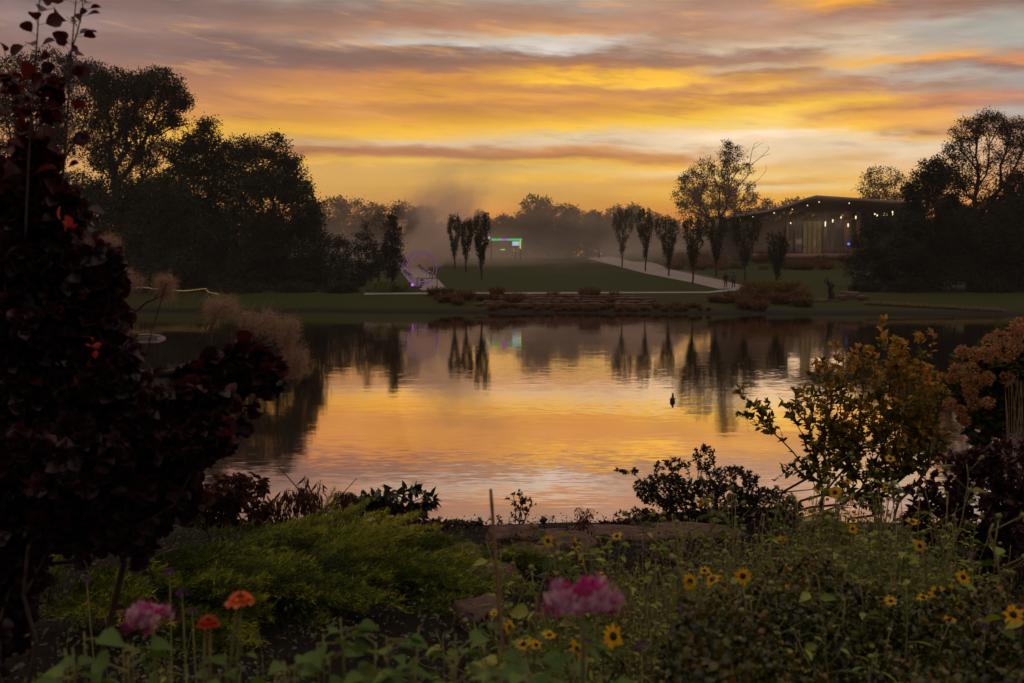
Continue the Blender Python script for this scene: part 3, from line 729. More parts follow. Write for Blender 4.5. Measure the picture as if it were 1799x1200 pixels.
for px, w, h, lb, sd_ in ((1520, 26, 16, 'low dark bush at the foot of the compact evergreen, behind the statue stones', 31), (1590, 34, 15, 'low dark bush between the evergreen and the bright lawn gap', 32),
                      (1740, 40, 16, 'low dark bush under the right bank trees', 33), (600, 34, 14, 'low dark bush under the wind swept tree', 34), (520, 40, 14, 'low dark bush beside the magenta lit leaves', 35), (420, 50, 14, 'low dark bush at the right end of the fairy lights', 36)):
    tree('low_bush', lb, 107, (px, 515), [(px, 515 - h * .4, w, h)], 90, per=60, leaf=.18, spread=.35, seed=sd_, cat='bush', trunkname='stems', crownname='foliage')
# yellow and rusty shrubs along the shore
YB = 'yellow flowering shrubs on the far bank'
for px, w, h, lb, sd_ in ((1322, 24, 18, 'yellow leafed shrub just right of the two walkers', 41), (1352, 20, 17, 'orange yellow shrub under the small round tree', 42), (1398, 30, 20, 'widest yellow shrub left of the statue', 43), (1378, 18, 14, 'smaller rusty yellow shrub in front of the widest one', 44)):
    tree('yellow_shrub', lb, 103, (px, 520), [(px, 511, w, h)], 90, 'yellowleaf', per=50, leaf=.13, spread=.3, seed=sd_, cat='shrub', group=YB, trunkname='stems', crownname='foliage')

def tuft(name, org, n, h, rad, mat, seed, label, cat, group=None, lean=.5, wide=1.0):
    rng = np.random.default_rng(seed); org = np.array(org, float)
    th = rng.random(n) * 2 * np.pi; rr = rad * np.sqrt(rng.random(n))
    pos = org + np.stack([rr * np.cos(th), rr * np.sin(th), -.02 * np.ones(n)], 1)
    d = np.stack([np.cos(th) * lean, np.sin(th) * lean, np.ones(n)], 1) + rng.normal(size=(n, 3)) * .18
    mb = MB(); leaves(mb, pos, d, h * rng.uniform(.55, 1.1, n), 'blade', rng, rng.random(n), wide=wide)
    return single(mb, name, M[mat], org, label, cat, group)

RG = 'rusty grass clumps along the far shore'
rng0 = np.random.default_rng(50)
src = None
spots = [(790 + i * 14 + rng0.uniform(-4, 4), 520 + 5 * math.sin(i * 1.7) + rng0.uniform(-3, 5)) for i in range(22)] + \
        [(1250 + i * 10 + rng0.uniform(-4, 4), 522 + rng0.uniform(-6, 18)) for i in range(18)] + [(762 + i * 8, 513 + (i % 3) * 6) for i in range(6)]
spots = [q for q in spots if not (905 < q[0] < 1095 and int(q[0] * 7) % 3)]
for i, (px, py) in enumerate(spots):
    p = ground_hit(px, py + 6)
    if src is None:
        src = tuft('grass_clump', p, 260, 1.25, .42, 'redgrass', 51, 'rusty brown grass clump in the planting along the far shore', 'grass clump', RG)
        tsrc = src
    else:
        copy_tree(tsrc, p, rz=i * 1.1, scale=float(rng0.uniform(.6, 1.25)))
for i in range(46):
    px = 868 + i * 8.3 + float(rng0.uniform(-4, 4)); p = ground_hit(px, 541 + float(rng0.uniform(-1, 7)))
    copy_tree(tsrc, p, rz=i * 2.1, scale=float(rng0.uniform(.35, .7)))
RB = 'rusty bed below the pavilion'
src2 = None
for i in range(60):
    px = 1180 + (i * 37) % 330 + rng0.uniform(-4, 4); D = rng0.uniform(149, 160)
    x = (px - 900) / FPX * D; p = np.array([x, D, float(H(x, D))])
    if src2 is None: src2 = tuft('fountain_grass', p, 200, 1.5, .8, 'redgrass', 52, 'russet fountain grass in the raised bed below the pavilion', 'ornamental grass', RB)
    else: copy_tree(src2, p, rz=i, scale=float(rng0.uniform(.7, 1.2)))
# pale border edging on the right bank
PBG = 'pale grass edging on the right bank'
src3 = None
for i in range(44):
    px = 1522 + i * 5.5; row = 530 + (px - 1522) * .056
    p = ground_hit(px, row + 5)
    if src3 is None: src3 = tuft('edging_plant', p, 120, .5, .3, 'paleborder', 53, 'pale buff edging plant in the row along the right bank lawn', 'edging plant', PBG)
    else: copy_tree(src3, p, rz=i, scale=float(rng0.uniform(.8, 1.25)))
# lime mound beside the hoops path
tree('lime_groundcover_bush', 'bright lime green mound beside the start of the hooped path', 106, (690, 512), [(675, 504, 40, 7), (712, 506, 20, 6)], 90, 'limegreen', per=60, leaf=.12, spread=.25, seed=54, cat='ground cover plant', trunkname='stems', crownname='foliage')

# ------------------------------------------------------------------ upright avenue trees
def far_woods():
    rng = np.random.default_rng(99); mb = MB(); n = 60000
    x = rng.uniform(-230, 230, n); y = 268 + rng.uniform(-6, 6, n); top = 8.0 + 1.8 * np.sin(x * .11) + 1.5 * np.sin(x * .31 + 1) + .8 * np.sin(x * .9)
    z = H(x, y) + np.maximum(top, 2) * rng.random(n) ** 1.1
    leaves(mb, np.stack([x, y, z], 1), rng.normal(size=(n, 3)), 1.1 * rng.uniform(.6, 1.3, n), 'rhomb', rng)
    tag(mb.build('far_woods', M['hazeleaf']), 'dark far-off wood along the horizon', 'woods', kind='stuff')
far_woods()

def avenue(name, label, px, base, top, wpx, D, seed, group, n=120):
    rng = np.random.default_rng(seed)
    x = (px - 899.5) / FPX * D; b = np.array([x, D, float(H(x, D)) - .05])
    Ht = CAMZ + (HOR - top) / FPX * D - b[2]; R = wpx * D / FPX / 2
    o = empty(name, b, label, 'tree', group)
    t = rng.random(n) ** .8; th = rng.random(n) * 2 * np.pi
    prof = np.interp(t, [0, .15, .45, .75, .92, 1], [.06, .22, .62, 1, .92, .55])
    lean = rng.normal(size=2) * .04 * Ht; R *= rng.uniform(.88, 1.12); ecc = rng.uniform(.75, 1.15)
    rr = R * prof * 1.05 * np.sqrt(rng.uniform(.15, 1, n))
    T = b + np.stack([rr * np.cos(th) + lean[0] * t ** 1.5, rr * np.sin(th) * ecc + lean[1] * t, Ht * (rng.uniform(.2, .3) + .74 * t)], 1)
    T = T[rng.random(n) < .6 + .4 * np.sin(th * 2 + t * 9 + seed) ** 2]; n = len(T); T[:, 2] -= max(0, T[:, 2].max() - b[2] - Ht)
    N, par, r, tips = grow(b, b + np.array([0, 0, Ht * .62]), T, rng, tip=.016, upw=2.2, rmax=.14, power=.42)
    mb = MB(); skel_mesh(mb, N, par, r); mb.build('trunk', M['bark'], o, smooth=True)
    per = 30; idx = np.repeat(np.arange(n), per)
    off = rng.normal(size=(len(idx), 3)) * np.array([.11, .11, .34])
    pos = T[idx] + off; out = pos - b; out[:, 2] = 0
    d = unit(out) * .45 + np.array([0, 0, .9]) + rng.normal(size=off.shape) * .45
    ct = rng.normal(.5, .2, n)
    mb = MB(); leaves(mb, pos, d, .21 * rng.uniform(.6, 1.3, len(idx)), 'rhomb', rng, ct[idx] + rng.normal(0, .15, len(idx)))
    mb.build('crown', M['alleeleaf'], o)
    return o
AG = 'upright young trees lining the lawn paths'
avenue('hornbeam_tree', 'slim upright tree furthest left of the three at the left lawn edge', 799, 478, 384, 26, 150, 61, AG)
avenue('hornbeam_tree', 'slim upright tree in the middle of the three at the left lawn edge', 819, 481, 387, 24, 143, 62, AG)
avenue('hornbeam_tree', 'darker fuller upright tree whose crown touches the green lit stage frame', 846, 490, 385, 34, 127, 63, AG, 150)
avenue('hornbeam_tree', 'vase shaped tree farthest along the right path', 1092, 470, 372, 38, 157, 64, AG, 140)
avenue('hornbeam_tree', 'vase shaped tree second from the far end of the right path', 1133, 478, 372, 34, 145, 65, AG, 140)
avenue('hornbeam_tree', 'widely forked vase shaped tree in the middle of the right path row', 1174, 486, 381, 42, 134, 66, AG, 140)
avenue('hornbeam_tree', 'vase shaped tree with its trunk against the pale near part of the right path', 1216, 497, 388, 44, 120, 67, AG, 150)
avenue('hornbeam_tree', 'vase shaped tree on the far side of the right path, beside the big golden tree', 1257, 488, 382, 40, 133, 68, AG, 140)
avenue('hornbeam_tree', 'broad vase shaped tree in front of the low end of the pavilion roof', 1307, 500, 380, 48, 123, 69, AG, 160)
avenue('hornbeam_tree', 'short bushy headed tree standing on the small lawn below the pavilion', 1364, 506, 416, 38, 114, 70, AG, 140)

# ------------------------------------------------------------------ pavilion
def pavilion():
    D0, D1, D2 = 158.0, 168.0, 186.0
    base = ground_hit(1430, 452); org = np.array([P(1440, 440, D1)[0], D1, 6.4])
    o = empty('pavilion', org, 'long low pavilion with folded overhanging roof and lit glass front', 'building')
    prof = [(1270, 382), (1300, 376), (1345, 369), (1385, 359), (1415, 348), (1434, 343), (1480, 346), (1540, 350), (1625, 355)]
    ft = [P(a, b, D0) for a, b in prof]; 
    n = len(prof); V = []
    for p in ft:
        V += [p, p - np.array([0, 0, .38]), np.array([p[0] * 1.02, D1, p[2] - 1.9]), np.array([p[0] * 1.05, D2, p[2] - .9]), np.array([p[0] * 1.05, D2, p[2] - .2])]
    F = []; Fs = []
    for i in range(n - 1):
        a, b = 5 * i, 5 * (i + 1)
        F += [[a, a + 1, b + 1, b], [a + 3, a + 4, b + 4, b + 3], [a, b, b + 4, a + 4]]
        Fs += [[a + 1, a + 2, b + 2, b + 1], [a + 2, a + 3, b + 3, b + 2]]
    ends = [[0, 4, 3, 2, 1], [5 * (n - 1) + k for k in (0, 1, 2, 3, 4)]]
    roof = MB().add(np.array(V), [np.array(F), np.array(ends)]).build('roof', M['roofmetal'], o)
    sof = MB().add(np.array(V), [np.array(Fs)]).build('soffit', M['soffit'], roof, local=True)
    sof.location = (0, 0, 0)
    def topz(x):
        xs = [p[0] * 1.02 for p in ft]; return float(np.interp(x, xs, [p[2] - 2.0 for p in ft]))
    def X(px): return (px - 899.5) / FPX * D1
    def wallseg(nm, a, b, z0, z1, mat, y=D1, th=.25, par=None):
        mb = MB(); xa, xb = X(a), X(b); k = 6
        for i in range(k):
            u, v = xa + (xb - xa) * i / k, xa + (xb - xa) * (i + 1) / k
            zt = [min(z1, topz(u)), min(z1, topz(v))]
            Vv = np.array([(u, y, z0), (v, y, z0), (v, y, zt[1]), (u, y, zt[0]), (u, y + th, z0), (v, y + th, z0), (v, y + th, zt[1]), (u, y + th, zt[0])])
            mb.add(Vv, np.array([[0, 1, 2, 3], [5, 4, 7, 6], [3, 2, 6, 7]]))
        return mb.build(nm, mat, par or o)
    z0 = 6.25
    wallseg('wall', 1298, 1374, z0, 30, M['plaster'])
    wallseg('wall', 1374, 1600, 13.2, 30, M['soffit'], y=D1 + .3)
    for a, b, mt in ((1378, 1392, 'glass'), (1395, 1407, 'glass'), (1410, 1416.5, 'litwindow'), (1418, 1424.5, 'litwindow'), (1426.5, 1433, 'litwindow'), (1434.5, 1441, 'litwindow'), (1447, 1455, 'glass'), (1457, 1465, 'glass'), (1467, 1474, 'glass'), (1489, 1496, 'glass'), (1505, 1540, 'glass')):
        w = wallseg('window', a, b, z0 + .4, 12.2 if mt == 'litwindow' else 13.4, M[mt], y=D1 + .35, th=.05)
        mb = MB(); 
        for px in (a, b):
            box(mb, (X(px), D1 + .25, (z0 + 13.6) / 2), (.14, .2, 13.6 - z0))
        for zz in (8.0, 9.8, 11.2): box(mb, ((X(a) + X(b)) / 2, D1 + .25, zz), (X(b) - X(a), .16, .12))
        box(mb, ((X(a) + X(b)) / 2, D1 + .25, 13.3), (X(b) - X(a), .16, .14))
        mb.build('frame', M['roofmetal'], w).parent = w
        # children of the window share the pavilion origin
    mb = MB(); box(mb, (X(1543), D1 + .3, 9.8), (abs(X(1600) - X(1486)), .2, 7.2)); mb.build('wall', M['dark'], o)
    for px, w in ((1443, .5), (1481, 1.0), (1500, .6), (1376, .5)):
        mb = MB(); box(mb, (X(px), D1 - 1.2, (z0 + 13.6) / 2), (w, w, 13.6 - z0)); mb.build('column', M['brick' if w > .5 else 'roofmetal'], o)
    mb = MB(); box(mb, (X(1537), D1 - 2.4, 12.4), (X(1600) - X(1474), 1.6, .35)); mb.build('canopy', M['dark'], o)
    mb = MB(); box(mb, (X(1440), D0 + 2, z0 - .2), (X(1600) - X(1290), 8, .9)); mb.build('terrace', M['brick'], o)
    mb = MB()
    for i in range(60): box(mb, (X(1376) + i * .33, D0 - 1.4, z0 + .7), (.06, .06, .9))
    box(mb, (X(1376) + 9.8, D0 - 1.4, z0 + 1.17), (20, .08, .07)); mb.build('railing', M['brick'], o)
    for px, py, h in ((1439, 354, .3), (1418.6, 360, .28), (1392, 367, .22), (1360, 373, .28), (1323, 379.5, .38), (1301, 386, .3), (1492, 356, .25)):
        mb = MB(); ball(mb, P(px, py + 1, D0 + 1.5), (.075, .075, h * .35), 8, 5); mb.build('downlight', M['bulb'], o)
    for px, py, h in ((1389, 392, .3), (1450, 393.4, .95), (1463, 388, .6), (1477.5, 382, .35), (1490, 395.6, .7), (1503.6, 382, .6), (1537, 376, .3), (1541, 379, .5), (1553, 377, .5), (1558, 377, .45), (1568, 374.5, .8), (1580.5, 378.6, .5), (1586, 379, .45)):
        mb = MB(); p = P(px, py, D1 - 4); path_tube(mb, [p - [0, 0, h * .4], p + [0, 0, h * .4]], .085, 8); l = mb.build('pendant_lamp', M['bulb'], o)
        mb = MB(); path_tube(mb, [p + [0, 0, h / 2], p + [0, 0, h / 2 + .9]], .02, 4); mb.build('cord', M['dark'], l).parent = l
    mb = MB(); ball(mb, P(1491, 428.5, D1 - 3), .2, 10, 6); mb.build('blue_spotlight', M['bluelamp'], o)
    mb = MB(); box(mb, (X(1455), D2 - 3, (z0 + 12.7) / 2), (X(1640) - X(1290), .3, 12.7 - z0)); mb.build('wall', M['plaster'], o)
    return o
pav = pavilion()
for px in (1400, 1440, 1475):      # light of the pendant lamps under the roof
    ld = bpy.data.lights.new('pendant_light', 'POINT'); ld.energy = 42; ld.color = (1, .72, .45); ld.shadow_soft_size = 1.0
    lo = bpy.data.objects.new('pendant_light', ld); COL.objects.link(lo); lo.location = tuple(P(px, 392, 163.0))

# ------------------------------------------------------------------ retaining wall, bank stones
def wall():
    rng = np.random.default_rng(80); mb = MB()
    a = ground_hit(880, 519)
    x0, x1 = (868 - 900) / FPX * 101, (1110 - 900) / FPX * 101
    for c, (z, y) in enumerate(((1.46, 101.4), (1.2, 100.5), (.95, 99.7), (.72, 98.9))):
        x = x0 - c * .6
        while x < x1 + c:
            w = rng.uniform(.7, 1.9); rock(mb, (x + w / 2, y + rng.uniform(-.1, .1), z - .1), (w * .98, 1.1, .4), rng); x += w
    single(mb, 'retaining_wall', M['wallstone'], (x0, 101, 0), 'low stepped wall of reddish stone blocks between the lawn and the pond', 'wall')
wall()

# ------------------------------------------------------------------ hoops, posts, stage, lights
def hoops():
    for i, (cx, cyy, r, D, m, lb) in enumerate((
        (737.5, 471, 29.5, 112, 'hoop', 'frontmost violet lit hoop over the left path'),
        (740.5, 471, 27, 115.5, 'hoop', 'second violet lit hoop over the left path, just behind the front one'),
        (743, 472, 24.5, 119, 'hoop', 'third violet lit hoop over the left path'),
        (741, 472, 21, 124, 'hooporange', 'amber tinted hoop farthest up the left path'))):
        c = P(cx, cyy, D); R = r * D / FPX; gz = float(H(c[0], D))
        o = empty('light_hoop', (c[0], D, gz), lb, 'light hoop', 'lit hoops over the left path')
        a0 = math.asin(max(-1, min(1, (gz - c[2]) / R))) 
        th = np.linspace(a0, math.pi - a0, 40)
        pts = np.stack([c[0] + R * np.cos(th), np.full(40, D), c[2] + R * np.sin(th)], 1)
        mb = MB(); path_tube(mb, pts, .042, 6); mb.build('tube', M[m], o)
        for s in (0, -1):
            mb = MB(); box(mb, (pts[s][0], D, gz + .1), (.4, .4, .25)); mb.build('foot', M['dark'], o)
    src = None
    for side, pxs in (('left', [(711, 483), (714, 486), (718, 488.5), (722, 491)]), ('right', [(737, 473), (741, 477), (745, 480), (750, 483), (755, 487), (760, 489)])):
        for i, (px, py) in enumerate(pxs):
            p = ground_hit(px, py); 
            if src is None:
                o = empty('path_light', p, 'small dark path light in the file beside the hooped path', 'path light', 'path lights beside the hooped path')
                mb = MB(); path_tube(mb, [p, p + [0, 0, .5]], .05, 6); mb.build('post', M['dark'], o)
                mb = MB(); box(mb, p + np.array([0, 0, .58]), (.5, .3, .18), taper=.7); mb.build('head', M['dark'], o); src = o
            else: copy_tree(src, p)
    # bar across the path
    a, b = ground_hit(733, 508), ground_hit(768, 508)
    b[1] = a[1]; o = empty('barrier', a, 'thin dark square frame standing across the near end of the hooped path', 'barrier')
    for q in (a, b):
        mb = MB(); box(mb, (q[0], a[1], a[2] + .6), (.08, .08, 1.25)); mb.build('post', M['dark'], o)
    mb = MB(); box(mb, ((a[0] + b[0]) / 2, a[1], a[2] + 1.2), (b[0] - a[0], .07, .08)); mb.build('crossbar', M['dark'], o)
    p = ground_hit(725, 506); o = empty('spotlight', p, 'small bright violet spotlight at the foot of the hooped path', 'lamp')
    mb = MB(); path_tube(mb, [p, p + [0, 0, .25]], .05, 6); mb.build('spike', M['dark'], o)
    mb = MB(); ball(mb, p + np.array([0, -.1, .36]), .17, 10, 6); mb.build('lens', M['violet'], o)
    for px, py, lb, mt in ((521, 497, 'dim magenta uplight among the leaves of the left bank', 'ledpurple'), (646, 478, 'dim violet uplight under the wind swept tree', 'violet')):
        p = P(px, py, 108); o = empty('uplight', (p[0], p[1], float(H(p[0], p[1]))), lb, 'lamp')
        mb = MB(); path_tube(mb, [(p[0], p[1], o.location[2] - .05), (p[0], p[1], o.location[2] + .2)], .1, 8); mb.build('housing', M['dark'], o)
        mb = MB(); ball(mb, (p[0], p[1], o.location[2] + .26), .09, 8, 5); mb.build('lens', M[mt], o)
hoops()

def stage():
    D = 178.0; a = P(863, 421, D); b = P(914, 421, D); g = float(H(a[0], D))
    o = empty('stage_frame', (a[0], D, g), 'square stage frame edged with green and violet light at the back of the lawn', 'stage')
    L = b[0] - a[0]
    def bar(nm, x0, x1, m): mb = MB(); box(mb, ((x0 + x1) / 2, D, a[2]), (x1 - x0, .3, .34)); mb.build(nm, M[m], o)
    bar('light_strip', a[0], a[0] + L * .36, 'ledgreen'); bar('light_strip', a[0] + L * .36, a[0] + L * .57, 'ledpurple'); bar('light_strip', a[0] + L * .57, b[0] + .3, 'ledgreen')
    zb = P(914, 437, D)[2]
    mb = MB(); box(mb, (b[0], D, (a[2] - .2 + zb) / 2), (.26, .26, a[2] - .2 - zb)); mb.build('light_strip', M['ledyellow'], o)
    mb = MB(); box(mb, (b[0], D, (zb + g) / 2), (.2, .2, zb - g)); mb.build('post', M['dark'], o)
    mb = MB(); box(mb, (a[0], D, (a[2] + g) / 2 - .2), (.2, .2, a[2] - g)); mb.build('post', M['dark'], o)
    p = P(856, 425, D); mb = MB(); path_tube(mb, [p + [-.15, 0, -.6], p + [0, 0, .1], p + [.3, 0, .8]], .1, 6); mb.build('side_light', M['ledyellow'], o)
    mb = MB(); ball(mb, P(859, 418, D - .4), .24, 8, 6); mb.build('lamp', M['screen'], o)
    p = P(883, 438.5, D - 2); mb = MB(); box(mb, p, (.85, .3, .2)); tag(mb.build('booth_light', M['ledyellow'], None), 'short yellow glowing bar on a booth under the stage frame', 'lamp')
    p = P(906, 428, D + 1); g2 = float(H(p[0], D)); s = empty('video_screen', (p[0], D + 1, g2), 'small pale blue video screen beside the stage frame post', 'screen')
    mb = MB(); box(mb, p, (1.25, .08, .75)); mb.build('display', M['screen'], s)
    mb = MB(); box(mb, (p[0], D + 1.1, p[2]), (1.4, .1, .9)); box(mb, (p[0], D + 1.1, (p[2] + g2) / 2 - .2), (.12, .1, p[2] - g2)); mb.build('stand', M['dark'], s)
stage()

def string_light(pts, n, label, group, r=.055):
    pts = np.array(pts); o = empty('string_lights', pts[0], label, 'string lights', group)
    seg = np.linalg.norm(np.diff(pts, axis=0), axis=1); cum = np.concatenate([[0], np.cumsum(seg)])
    s = np.linspace(0, cum[-1], n); q = np.stack([np.interp(s, cum, pts[:, k]) for k in range(3)], 1)
    mb = MB(); path_tube(mb, pts, .015, 4); mb.build('wire', M['dark'], o)
    rng = np.random.default_rng(4)
    base = None
    for i, p in enumerate(q):
        if base is None:
            mb = MB(); ball(mb, p, r, 6, 4); base = mb.build('bulb', M['dimbulb'], o)
        else:
            c = base.copy(); COL.objects.link(c); c.parent = o
            c.location = tuple(p - q[0]); k = rng.uniform(.5, 1.2); c.scale = (1, 1, 1)
G = 'strings of small lights'
string_light([P(a, b, 103) for a, b in ((150, 500), (200, 504), (255, 505), (290, 509), (325, 511), (362, 507), (365, 513), (382, 516))], 60, 'sagging string of tiny golden lights along the left bank', G, .027)
string_light([ground_hit(a, b) + [0, 0, .12] for a, b in ((1105, 461), (1150, 468), (1200, 477), (1240, 486), (1275, 495))], 34, 'line of tiny golden lights along the outer edge of the right path', G, .024)

# ------------------------------------------------------------------ people and statue (skinned)
def skin_body(name, joints, edges, radii, mat, parent, sub=1):
    me = bpy.data.meshes.new(name); org = np.array(parent.get('_org', (0, 0, 0)))
    me.from_pydata([tuple(np.array(j)) for j in joints], edges, [])
    ob = bpy.data.objects.new(name, me); COL.objects.link(ob); ob.parent = parent
    md = ob.modifiers.new('skin', 'SKIN'); md.use_smooth_shade = True
    for v, r in zip(me.skin_vertices[0].data if me.skin_vertices else [], radii): v.radius = (r, r)
    if not me.skin_vertices:
        bpy.context.view_layer.objects.active = ob
    sb = ob.modifiers.new('sub', 'SUBSURF'); sb.levels = sub; sb.render_levels = sub
    me.materials.append(mat)
    return ob

def person(px, row, D, label, top, legs, hairc, h=1.68, face=0.0, stride=.18, bag=False):
    x = (px - 899.5) / FPX * D; b = np.array([x, D, float(H(x, D)) + .05])
    o = empty('person', b, label, 'person', 'people walking on the lawn paths')
    k = h / 1.7; s = stride
    J = [(0, 0, .93), (0, 0, 1.12), (0, 0, 1.36), (0, 0, 1.48), (0, .01, 1.60), (0, .01, 1.68),
         (.19, 0, 1.38), (.25, .05, 1.12), (.23, -.1, .88), (.22, -.13, .8), (-.19, 0, 1.38), (-.25, -.05, 1.12), (-.24, .1, .9), (-.23, .13, .8),
         (.10, 0, .88), (.11, s * .6, .48), (.11, s, .08), (.11, s - .14, .03), (-.10, 0, .88), (-.11, -s * .3, .48), (-.11, -s, .1), (-.11, -s - .14, .03)]
    R = [.13, .12, .14, .055, .095, .07, .06, .045, .035, .03, .06, .045, .035, .03, .09, .06, .042, .035, .09, .06, .042, .035]
    E = [(0, 1), (1, 2), (2, 3), (3, 4), (4, 5), (2, 6), (6, 7), (7, 8), (8, 9), (2, 10), (10, 11), (11, 12), (12, 13), (0, 14), (14, 15), (15, 16), (16, 17), (0, 18), (18, 19), (19, 20), (20, 21)]
    # body as one continuous voxel-free surface: the same skeleton as joined tubes, then remeshed by the Remesh modifier
    def tubes(idx, grow_=0.0, sides=10):
        mb = MB()
        for a, c in idx:
            A, B = np.array(J[a]) * k, np.array(J[c]) * k
            t = np.linspace(0, 1, 4)[:, None]; pts = A + (B - A) * t
            path_tube(mb, pts, (R[a] + (R[c] - R[a]) * t[:, 0] + grow_) * k, sides)
        for v in set([i for e in idx for i in e]): ball(mb, np.array(J[v]) * k, (R[v] + grow_) * k * .99, 10, 6)
        return mb
    skin = mat_pbr('skin', (0.35, 0.19, 0.13), 0.6)
    def rem(mb, nm, m):
        ob = mb.build(nm, m, o, local=False, smooth=True)
        r = ob.modifiers.new('remesh', 'REMESH'); r.mode = 'VOXEL'; r.voxel_size = .018; r.use_smooth_shade = True
        return ob
    rem(tubes(E), 'body', skin)
    rem(tubes([(0, 1), (1, 2), (2, 6), (6, 7), (7, 8), (2, 10), (10, 11), (11, 12)], .022), 'jacket', mat_pbr('jacket', top, .8))
    rem(tubes([(0, 14), (14, 15), (15, 16), (0, 18), (18, 19), (19, 20)], .016), 'trousers', mat_pbr('trousers', legs, .85))
    mb = MB(); ball(mb, np.array([0, .02, 1.655]) * k, np.array([.105, .115, .10]) * k, 12, 8); ball(mb, np.array([0, .05, 1.58]) * k, np.array([.09, .07, .12]) * k, 10, 6); mb.build('hair', mat_pbr('hair', hairc, .6), o, local=False, smooth=True)
    o.rotation_euler = (0, 0, face)
    return o
person(1274, 506, 112, 'person with dark hair in black top and bare legs walking at the path edge', (.02, .018, .02), (.16, .09, .065), (.02, .012, .01), 1.62, math.pi * .9)
person(1288, 506, 112, 'taller person in a grey blue jacket walking beside the dark haired one', (.09, .10, .13), (.03, .03, .04), (.03, .02, .015), 1.72, math.pi * .9, .12)
person(1052, 450, 186, 'lone distant person in pale top standing at the hazy far end of the right path', (.30, .33, .38), (.04, .045, .06), (.03, .02, .015), 1.72, .4, .05)

def statue():
    p = ground_hit(1458, 528); D = p[1]
    o = empty('statue', p, 'dark bronze figure with both arms flung up, on the right bank', 'statue')
    k = D / FPX
    def Q(px, row, dy=0): return np.array([(px - 1458) * k, dy, (528 - row) * k])
    mb = MB()
    def tb(pts, rr): path_tube(mb, [Q(*q) for q in pts], rr, 10)
    tb([(1461, 526), (1461, 518), (1458, 511), (1459, 505), (1460, 500)], [.34, .30, .22, .26, .22])     # draped lower body and torso
    tb([(1459, 503), (1460, 499), (1461, 495.5)], [.12, .09, .08]); ball(mb, Q(1461.5, 501), (.27, .2, .2), 10, 6)
    ball(mb, Q(1462.5, 501), (.16, .16, .2), 10, 6)
    tb([(1460, 504), (1454, 500), (1449, 495), (1446.5, 489)], [.12, .09, .07, .05])
    tb([(1460, 503), (1455.5, 497), (1452, 490), (1452, 486)], [.12, .09, .07, .05])
    ob = mb.build('figure', M['bronze'], o, local=False, smooth=True)
    r = ob.modifiers.new('remesh', 'REMESH'); r.mode = 'VOXEL'; r.voxel_size = .035; r.use_smooth_shade = True
    rng = np.random.default_rng(5)
    mb = MB(); rock(mb, (0.1, 0, -.02), (1.2, 1.0, .3), rng); mb.build('plinth', M['wallstone'], o, local=False)
    for a, b, w, h, lb in ((1441, 529, 1.4, .35, 'pinkish tilted slab at the left foot of the statue'), (1478, 527, .9, .55, 'dark block right beside the statue'), (1494, 524, 1.8, .8, 'largest pale pinkish stone slab right of the statue'), (1514, 527, 1.2, .5, 'dull stone block at the start of the pale edging row')):
        q = ground_hit(a, b); mb = MB(); rock(mb, q + np.array([0, 0, h * .35]), (w, .9, h), rng)
        single(mb, 'stone_block', M['stone'], q, lb, 'stone', 'stones by the statue')
statue()

# floating things on the pond
def floats():
    y = CAMZ * FPX / (594 - HOR); c = np.array([(263 - 900) / FPX * y, y, 0])
    o = empty('fountain_float', c, 'dark low float with a pale curved rim on the dim water at left', 'float')
    mb = MB(); ball(mb, c, (.85, .6, .16), 20, 6); mb.build('hull', M['dark'], o)
    pts = np.array([P(a, b, y - d_) for a, b, d_ in ((244, 588, 0), (262, 587.5, .1), (278, 589, .2), (287, 592, .3), (291, 596, .35), (287, 599.5, .4), (276, 603, .5))])
    s_ = np.linspace(0, 6, 30); pts = np.stack([np.interp(s_, range(7), pts[:, k]) for k in range(3)], 1); pts[:, 2] = np.maximum(pts[:, 2], .03)
    mb = MB(); path_tube(mb, pts, .05, 6); mb.build('rim', mat_pbr('pale_rim', (.34, .29, .27), .6), o)
    y = CAMZ * FPX / (664 - HOR); c = np.array([(1470 - 900) / FPX * y, y, 0])
    o = empty('floating_raft', c, 'flat dark raft floating behind the autumn bush', 'raft')
    mb = MB(); box(mb, c + np.array([0, 0, .09]), (1.7, 1.0, .2)); mb.build('deck', M['dark'], o)
    mb = MB()
    for s in (-1, 1): path_tube(mb, [c + [-.8, s * .35, 0], c + [.8, s * .35, 0]], .1, 8)
    mb.build('pontoons', M['dark'], o)
    def duck(c, rz, lb, sc=1.0):
        o = empty('duck', c, lb, 'duck'); rng = np.random.default_rng(3)
        mb = MB(); ball(mb, (0, 0, .07 * sc), np.array((.19, .09, .08)) * sc, 14, 8)
        path_tube(mb, np.array([(.10, 0, .09), (.14, 0, .15), (.145, 0, .21)]) * sc, np.array([.055, .035, .032]) * sc, 8)
        ball(mb, np.array((.155, 0, .235)) * sc, np.array((.045, .036, .036)) * sc, 10, 6)
        path_tube(mb, np.array([(-.14, 0, .08), (-.21, 0, .12), (-.25, 0, .13)]) * sc, np.array([.05, .03, .01]) * sc, 8)
        mb.build('body', mat_pbr('dark_plumage', (.035, .025, .02), .7), o, local=False, smooth=True)
        mb = MB(); path_tube(mb, np.array([(.19, 0, .232), (.215, 0, .228), (.245, 0, .225)]) * sc, np.array([.018, .016, .01]) * sc, 6); mb.build('beak', mat_pbr('beak', (.2, .12, .04), .5), o, local=False)
        o.rotation_euler = (0, 0, rz)
    y = CAMZ * FPX / (706 - HOR); duck(((1184 - 900) / FPX * y, y, -.02), 1.35, 'small dark duck seen from behind on the bright water')
    duck((c[0] - .25, c[1], .19), 2.6, 'dark duck resting on the floating raft')
floats()

